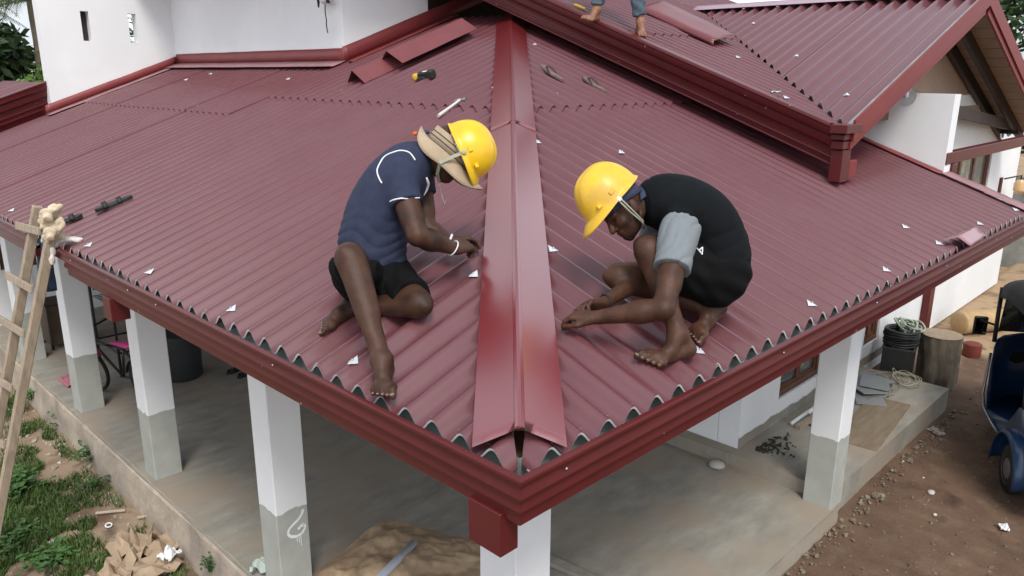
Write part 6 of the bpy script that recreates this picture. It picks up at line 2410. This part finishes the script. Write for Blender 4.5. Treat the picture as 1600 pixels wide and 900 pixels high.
def weed(c, n, hh, spread, leaf, label, seed, group='leafy weeds along the plinth'):
    rnd = random.Random(seed)
    c = Vector(c)
    t = thing('weed', c, label, 'weed', group)
    ms, ml = MB(), MB()
    for k in range(n):
        a = rnd.random() * 6.28
        rr = spread * rnd.random() ** 0.7
        tip = c + Vector((rr * math.cos(a), rr * math.sin(a), hh * rnd.uniform(0.35, 1.0)))
        ms.tube([c + Vector((rr * .2 * math.cos(a), rr * .2 * math.sin(a), 0)), c.lerp(tip, 0.6) + Vector((0, 0, 0.03)), tip], [0.003, 0.0025, 0.0015], 5)
        for j in range(rnd.randint(4, 7)):
            q = c.lerp(tip, rnd.uniform(0.3, 1.0)) + Vector((rnd.gauss(0, .02), rnd.gauss(0, .02), 0.02))
            b = rnd.random() * 6.28
            d = Vector((math.cos(b), math.sin(b), rnd.uniform(-0.3, 0.5))).normalized()
            l = d.cross(Vector((0, 0, 1))).normalized()
            s = leaf * rnd.uniform(0.6, 1.2)
            up = Vector((0, 0, 1))
            ml.add([q, q + d * s * 0.35 + l * s * 0.30, q + d * s * 0.75 + l * s * 0.22 + up * s * 0.05, q + d * s - up * s * .12, q + d * s * 0.75 - l * s * 0.22 + up * s * 0.05, q + d * s * 0.35 - l * s * 0.30, q + d * s * .5 - up * s * .06], [(0, 1, 6), (1, 2, 6), (2, 3, 6), (3, 4, 6), (4, 5, 6), (5, 0, 6)])
    ms.build('stems', M_GR2, t)
    ml.build('leaves', M_GR2, t)


weed((0.450, 6.153, -0.330), 26, 0.20, 0.22, 0.055, 'dense leafy weed growing against the plinth foot', 1)
weed((0.290, 5.673, -0.380), 14, 0.16, 0.16, 0.05, 'smaller leafy weed just below the dense one at the plinth', 2)
weed((0.500, 7.201, -0.330), 18, 0.16, 0.22, 0.045, 'leafy weed beside the plinth further along towards the ladder', 3)
weed((-0.233, 6.043, -0.350), 30, 0.18, 0.30, 0.07, 'broad leafy weed in front of the ladder foot', 4)
weed((-0.468, 5.167, -0.350), 22, 0.12, 0.25, 0.06, 'low leafy weed in the bottom left corner', 5)
weed((-0.345, 4.688, -0.350), 20, 0.10, 0.25, 0.07, 'low bright weed at the bottom edge left of the paper bags', 6)
weed((0.400, 3.502, -0.200), 10, 0.14, 0.08, 0.03, 'thin weed at the plinth below the second column', 7)
weed((0.400, 8.087, -0.280), 14, 0.16, 0.16, 0.05, 'leafy weed behind the ladder rails', 8)

# ================================================================== THREE-WHEELER
def three_wheeler(loc, ang):
    t = thing('three_wheeler', loc, 'blue auto rickshaw with black canvas top parked at the right edge', 'auto rickshaw')
    R = Matrix.Rotation(ang, 3, 'Z')
    O = Vector(loc)
    W = lambda x, y, z: O + R @ Vector((x, y, z))
    M_BLUE = mat('rickshaw_blue', (0.009, 0.040, 0.11), 0.35, 0.1, 4, coat=0.5)
    M_CANV = mat('black_canvas', (0.022, 0.024, 0.025), 0.75, 0.2, 9, 0.15, 60)
    M_CHR = mat('chrome', (0.35, 0.36, 0.37), 0.25, 0.05, metal=1.0)
    M_SEAT = mat('seat_vinyl', (0.02, 0.02, 0.022), 0.5, 0.1)

    def loft(name, secs, m, par, th=0.004, closed=False, smooth=True):
        mb = MB()
        k = len(secs[0])
        V = [W(*p) for s in secs for p in s]
        mb.add(V, [(i * k + j, i * k + (j + 1) % k, (i + 1) * k + (j + 1) % k, (i + 1) * k + j) for i in range(len(secs) - 1) for j in range(k if closed else k - 1)])
        o = mb.build(name, m, par, smooth=math.radians(45) if smooth else False)
        if th:
            solidify(o, th, 0)
        return o
    hw = 0.60
    # canvas top: arched sections from the back to the windscreen
    secs = []
    for (x, zt, w) in ((-0.62, 1.30, 0.54), (-0.55, 1.48, 0.57), (-0.40, 1.57, 0.59), (0.0, 1.63, 0.60), (0.5, 1.66, 0.60), (1.0, 1.65, 0.58), (1.35, 1.58, 0.54), (1.46, 1.50, 0.50)):
        s = []
        for i in range(15):
            a = PI * i / 14
            y = math.copysign(abs(math.cos(a)) ** 0.45, math.cos(a)) * w
            z = zt - 0.20 + 0.20 * math.sin(a) ** 0.6
            s.append((x, y, z))
        secs.append(s)
    can = loft('canopy', secs, M_CANV, t, 0.008)
    # canvas sides of the rear compartment, and back
    for sd in (-1, 1):
        loft('side_curtain', [[(-0.55, sd * 0.57, 1.34), (-0.2, sd * 0.60, 1.40), (0.12, sd * 0.60, 1.42), (0.34, sd * 0.60, 1.43)],
                              [(-0.57, sd * 0.59, 1.05), (-0.2, sd * 0.612, 1.05), (0.05, sd * 0.612, 1.06), (0.20, sd * 0.605, 1.10)],
                              [(-0.56, sd * 0.60, 0.78), (-0.2, sd * 0.615, 0.74), (0.02, sd * 0.615, 0.74), (0.10, sd * 0.61, 0.76)]], M_CANV, t, 0.006)
    loft('side_curtain', [[(0.30, -0.60, 1.43), (0.9, -0.585, 1.44), (1.36, -0.53, 1.44)], [(0.30, -0.60, 0.40), (0.9, -0.585, 0.40), (1.30, -0.54, 0.40)]], M_CANV, t, 0.006)
    loft('rear_curtain', [[(-0.60, -0.55, 1.32), (-0.62, 0, 1.42), (-0.60, 0.55, 1.32)], [(-0.62, -0.58, 0.76), (-0.66, 0, 0.76), (-0.62, 0.58, 0.76)]], M_CANV, t, 0.006)
    # tub
    secs = []
    for (x, z0, z1, w) in ((-0.66, 0.36, 0.76, 0.55), (-0.60, 0.28, 0.78, 0.60), (-0.2, 0.26, 0.78, 0.615), (0.12, 0.26, 0.74, 0.615), (0.32, 0.27, 0.52, 0.61), (0.42, 0.27, 0.33, 0.60)):
        secs.append([(x, -w, z1), (x, -w, z0), (x, w, z0), (x, w, z1)])
    body = loft('body', secs, M_BLUE, t, 0.01)
    loft('floor_pan', [[(0.3, -0.58, 0.27), (0.3, 0.58, 0.27)], [(1.2, -0.56, 0.27), (1.2, 0.56, 0.27)], [(1.5, -0.40, 0.32), (1.5, 0.40, 0.32)]], M_BLUE, t, 0.02)
    # nose and front shield
    secs = []
    for (z, xf, w) in ((0.27, 1.52, 0.50), (0.45, 1.62, 0.52), (0.70, 1.64, 0.53), (0.92, 1.56, 0.53), (1.0, 1.50, 0.52)):
        secs.append([(1.18, -w - 0.03, z), (xf - 0.16, -w * 0.86, z), (xf - 0.03, -w * 0.5, z), (xf, 0, z), (xf - 0.03, w * 0.5, z), (xf - 0.16, w * 0.86, z), (1.18, w + 0.03, z)])
    loft('front_shield', secs, M_BLUE, t, 0.012)
    ws = loft('windscreen', [[(1.49, -0.46, 1.0), (1.53, 0, 1.0), (1.49, 0.46, 1.0)], [(1.44, -0.45, 1.46), (1.47, 0, 1.47), (1.44, 0.45, 1.46)]], M_GLASS, t, 0.005)
    for sd in (-1, 1):
        mb = MB()
        mb.tube([W(1.22, sd * 0.56, 0.96), W(1.30, sd * 0.545, 1.25), W(1.36, sd * 0.53, 1.48)], 0.020, 8)
        mb.build('windscreen_pillar', M_BLKP, t, smooth=True)
        # chrome rail along the doorway
        mb = MB()
        mb.tube([W(1.18, sd * 0.585, 0.86), W(1.15, sd * 0.60, 0.45), W(1.05, sd * 0.60, 0.34), W(0.80, sd * 0.60, 0.30), W(0.40, sd * 0.61, 0.31)], 0.014, 8)
        mb.build('door_rail', M_CHR, t, smooth=True)
        mb = MB()
        mb.tube([W(1.34, sd * 0.54, 1.10), W(1.40, sd * 0.66, 1.12), W(1.42, sd * 0.62, 1.10)], 0.012, 6)
        ar = mb.build('mirror', M_BLKP, t, smooth=True)
        mb = MB()
        mb.obox(W(1.42, sd * 0.645, 1.06), R @ Vector((1, 0, 0)), R @ Vector((0, 1, 0)), (0, 0, 1), 0.018, 0.062, 0.095, 0.012)
        mb.build('mirror_housing', M_BLKP, ar)
        mb = MB()
        mb.obox(W(1.399, sd * 0.645, 1.06), R @ Vector((1, 0, 0)), R @ Vector((0, 1, 0)), (0, 0, 1), 0.002, 0.050, 0.080)
        mb.build('mirror_glass', mat('mirror_silver', (0.5, 0.52, 0.52), 0.08, 0, metal=1.0), ar)
        # rear mudguard and wheel
        secs = []
        for i in range(13):
            a = -0.15 + (PI + 0.3) * i / 12
            rx, rz = 0.31, 0.33
            x, z = rx * math.cos(a), 0.22 + rz * math.sin(a)
            secs.append([(x, sd * 0.575, z), (x * 1.04, sd * 0.64, z + 0.012), (x * 1.03, sd * 0.70, z), (x * 0.98, sd * 0.72, z - 0.03)])
        loft('rear_mudguard', secs, M_BLUE, t, 0.006)
        mb = MB()
        c = W(0, sd * 0.62, 0.215)
        ax = R @ Vector((0, 1, 0))
        mb.lathe(c - ax * 0.05, ax, [(0.12, 0.0), (0.19, 0.0), (0.212, 0.015), (0.216, 0.05), (0.212, 0.085), (0.19, 0.10), (0.12, 0.10)], 28)
        wh = mb.build('wheel', M_RUBB, t, smooth=math.radians(40))
        mb = MB()
        mb.lathe(c - ax * 0.052, ax, [(0.03, -0.012), (0.06, -0.008), (0.115, 0.012), (0.128, 0.0), (0.128, 0.104), (0.115, 0.092), (0.06, 0.112), (0.03, 0.116)], 24)
        mb.build('rim', mat('dull_rim', (0.20, 0.20, 0.20), 0.5, 0.2, metal=0.5), wh, smooth=math.radians(40))
    mb = MB()
    c = W(1.42, 0, 0.215)
    ax = R @ Vector((0, 1, 0))
    mb.lathe(c - ax * 0.05, ax, [(0.12, 0.0), (0.19, 0.0), (0.212, 0.015), (0.216, 0.05), (0.212, 0.085), (0.19, 0.10), (0.12, 0.10)], 28)
    mb.build('wheel', M_RUBB, t, smooth=math.radians(40))
    mb = MB()
    mb.obox(W(-0.22, 0, 0.56), R @ Vector((1, 0, 0)), R @ Vector((0, 1, 0)), (0, 0, 1), 0.22, 0.55, 0.07, 0.03)
    mb.obox(W(-0.44, 0, 0.86), R @ Vector((1, 0, 0.2)), R @ Vector((0, 1, 0)), (-0.2, 0, 1), 0.06, 0.55, 0.26, 0.03)
    mb.build('rear_seat', M_SEAT, t)
    mb = MB()
    mb.obox(W(0.72, 0, 0.62), R @ Vector((1, 0, 0)), R @ Vector((0, 1, 0)), (0, 0, 1), 0.16, 0.30, 0.06, 0.03)
    mb.obox(W(0.66, 0, 0.42), R @ Vector((1, 0, 0)), R @ Vector((0, 1, 0)), (0, 0, 1), 0.20, 0.34, 0.14, 0.02)
    mb.build('driver_seat', M_SEAT, t)
    mb = MB()
    mb.tube([W(1.18, -0.30, 0.98), W(1.24, 0, 0.96), W(1.18, 0.30, 0.98)], 0.014, 8)
    mb.tube([W(1.24, 0, 0.96), W(1.40, 0, 0.45)], 0.022, 8)
    mb.build('handlebar', M_BLKP, t, smooth=True)
    for sd in (-1, 1):
        mb = MB()
        mb.lathe(W(1.58, sd * 0.22, 0.72), R @ Vector((1, 0, 0)), [(0.075, 0), (0.078, 0.04), (0.05, 0.055)], 16)
        mb.build('headlight', M_CHR, t, smooth=math.radians(40))


_ang = math.radians(28)
_o = Vector((6.0, -0.92, 0))
three_wheeler((_o.x, _o.y, -0.135), _ang)

# things lying near it: sawn log on its side, red tin
p0, p1 = Vector((9.944, 1.126, -0.030)), Vector((10.023, 0.820, -0.030))
c = (p0 + p1) / 2
mb = MB()
d = Vector((0.85, -0.5, 0)).normalized()
mb.lathe(c + Vector((0, 0, 0.16)) - d * 0.35, d, [(0.13, 0), (0.155, 0.02), (0.15, 0.35), (0.16, 0.68), (0.13, 0.70)], 18)
tag(mb.build('log', mat('pale_log', (0.42, 0.29, 0.15), 0.85, 0.2, 7, 0.3, 30), smooth=math.radians(40)), 'pale stripped log lying on its side behind the auto rickshaw', 'log')
mb = MB()
c = Vector((8.954, 0.778, -0.050))
mb.lathe(c, (0, 0, 1), [(0.10, 0), (0.105, 0.01), (0.105, 0.16), (0.09, 0.17)], 16)
tag(mb.build('tin', mat('rusty_red_tin', (0.16, 0.035, 0.025), 0.6, 0.2, 14), smooth=math.radians(40)), 'rusty red tin standing on the ground near the auto rickshaw front', 'tin')
mb = MB()
mb.bar((9.497, 1.290, 0.000), (9.325, 0.920, 0.000), 0.10, 0.03)
tag(mb.build('plank', M_LAD), 'weathered plank lying on the sandy ground behind the upright log', 'plank')

# ================================================================== FAR: boundary wall, hedge, trees, palms
mb = MB()
nb = 14
mb.box((15.0, -14, -0.3), (15.2, 12, 1.45))
mb.box((14.96, -14, 1.452), (15.24, 12, 1.56))
o = mb.build('boundary_wall', mat('stained_boundary_wall', (0.36, 0.36, 0.34), 0.9, 0.25, 1.2, 0.2, 20, col2=(0.16, 0.165, 0.14), mix_scale=0.9))
tag(o, 'stained grey boundary wall at the far right behind the house', 'wall')


def crown_leaves(mb, c, r, n, size, rnd, gap=0.25, squash=0.8):
    c = Vector(c)
    for k in range(n):
        a = rnd.random() * 6.28
        z = rnd.uniform(-1, 1)
        q = math.sqrt(1 - z * z)
        rad = r * rnd.random() ** 0.4
        p = Vector((q * math.cos(a), q * math.sin(a), z * squash))
        if vn(p.x * 2.6 + c.x, p.y * 2.6 + c.y, p.z * 2.6 + rad) < -gap:
            continue
        rad *= 1 + 0.35 * vn(p.x * 2 + c.x, p.y * 2, p.z * 2 + c.z)
        p = c + p * rad
        d = Vector((rnd.gauss(0, 1), rnd.gauss(0, 1), rnd.gauss(-0.2, .6))).normalized()
        l = d.orthogonal().normalized()
        l = Matrix.Rotation(rnd.random() * 6.28, 3, d) @ l
        s = size * rnd.uniform(0.6, 1.3)
        mb.add([p - d * s, p + l * s * 0.45, p + d * s, p - l * s * 0.45], [(0, 1, 2, 3)])


def tree(c, h, r, n, size, m, label, seed, group='trees behind the house', lobes=5):
    rnd = random.Random(seed)
    c = Vector(c)
    t = thing('tree', c, label, 'tree', group)
    mb = MB()
    mb.tube([c, c + Vector((0.1, 0.05, h * 0.4)), c + Vector((0, 0.1, h * 0.75))], [0.16, 0.12, 0.06], 8)
    L = []
    for k in range(lobes):
        a = 6.28 * k / lobes + rnd.random()
        q = c + Vector((math.cos(a) * r * 0.55, math.sin(a) * r * 0.55, h * rnd.uniform(0.6, 0.95)))
        L.append(q)
        mb.tube([c + Vector((0, 0, h * 0.35)), c.lerp(q, 0.6) + Vector((0, 0, h * 0.15)), q], [0.07, 0.05, 0.02], 6)
    mb.build('trunk', mat('tree_bark', (0.10, 0.08, 0.06), 0.95, 0.3), t)
    mb = MB()
    for q in L:
        crown_leaves(mb, q, r * 0.72, n // lobes, size, rnd)
    mb.build('crown', m, t)


M_LF1 = mat('leaf_dark', (0.030, 0.060, 0.020), 0.6, 0.4, 1.2)
M_LF2 = mat('leaf_bright', (0.085, 0.17, 0.022), 0.55, 0.3, 1.5)
M_LF3 = mat('leaf_mid', (0.045, 0.090, 0.026), 0.6, 0.4, 1.4)
tree((4.0, 17.6, 0), 3.75, 0.85, 2600, 0.09, M_LF2, 'bright green bushy tree behind the left wing roof', 1)
tree((3.6, 26.5, 0), 4.4, 1.9, 9000, 0.19, M_LF1, 'dark tree behind the bright bush at the top left', 2)
tree((2.2, 25.0, 0), 4.2, 1.9, 9000, 0.19, M_LF1, 'dark tree furthest left behind the wing roof', 3)
tree((7.6, 22.0, 0), 4.4, 2.0, 3200, 0.14, M_LF3, 'mid green tree seen through the slot in the tower wall', 4)
for i, (x, y, hh, rr, m_) in enumerate(((24, 3.0, 7.5, 2.6, M_LF1), (23, 6.0, 6.5, 2.4, M_LF3), (25.5, 0.5, 6.5, 2.6, M_LF1), (20.5, 4.6, 3.6, 1.7, M_LF3), (21.0, 2.2, 3.0, 1.6, M_LF1))):
    tree((x, y, 0), hh, rr, 4200, 0.14, m_, ('tall dark tree at the top right beyond the gable', 'mid green tree partly hidden by the gable roof', 'dark tree beyond the boundary wall at the right edge', 'lower green tree behind the window end of the house', 'low dark tree above the boundary wall')[i], 20 + i)


def palm(c, h, label, seed, n=17, fl=3.0):
    rnd = random.Random(seed)
    c = Vector(c)
    t = thing('palm_tree', c, label, 'palm tree', 'coconut palms behind the house')
    mb = MB()
    P = [c + Vector((0.25 * math.sin(q * 2), 0.1 * q, h * q)) for q in [i / 10 for i in range(11)]]
    mb.tube(P, [0.20 - 0.06 * i / 10 + 0.012 * (i % 2) for i in range(11)], 10)
    mb.build('trunk', mat('palm_trunk', (0.16, 0.125, 0.09), 0.95, 0.3, 4, 0.5, 20), t)
    top = P[-1]
    mb = MB()
    for k in range(n):
        a = 6.28 * k / n + rnd.uniform(-.2, .2)
        el = rnd.uniform(-0.5, 1.0)
        L = fl * rnd.uniform(0.8, 1.1)
        d = Vector((math.cos(a), math.sin(a), 0))
        pts = []
        for i in range(13):
            q = i / 12
            pts.append(top + d * (L * q * math.cos(el * (1 - q * .4))) + Vector((0, 0, L * (math.sin(el) * q - 0.75 * q * q))))
        mb.tube(pts, [0.025 * (1 - i / 13) + 0.004 for i in range(13)], 5)
        l = d.cross(Vector((0, 0, 1)))
        for i in range(1, 12):
            for j in range(3):
                p = pts[i].lerp(pts[i + 1] if i < 12 else pts[i], j / 3)
                ll = 0.55 * math.sin(PI * (0.12 + 0.85 * i / 12)) * fl / 3
                tg = (pts[min(12, i + 1)] - pts[i - 1]).normalized()
                for sd in (-1, 1):
                    e = p + (l * sd * 0.75 + tg * 0.6 + Vector((0, 0, -0.55 - 0.2 * rnd.random()))).normalized() * ll
                    mb.add([p - tg * 0.02, p + tg * 0.02, e], [(0, 1, 2)])
    mb.build('fronds', mat('palm_leaf', (0.055, 0.080, 0.026), 0.5, 0.35, 2), t)


palm((5.2, 24.6, 0), 5.3, 'coconut palm with ragged trunk beside the tower edge', 1, 22, 2.8)
palm((3.4, 28.0, 0), 5.0, 'distant coconut palm with low fronds at the top left corner', 2, 16, 3.0)
palm((1.2, 22.0, 0), 3.4, 'young palm furthest left with fronds near the roof', 3, 14, 2.2)
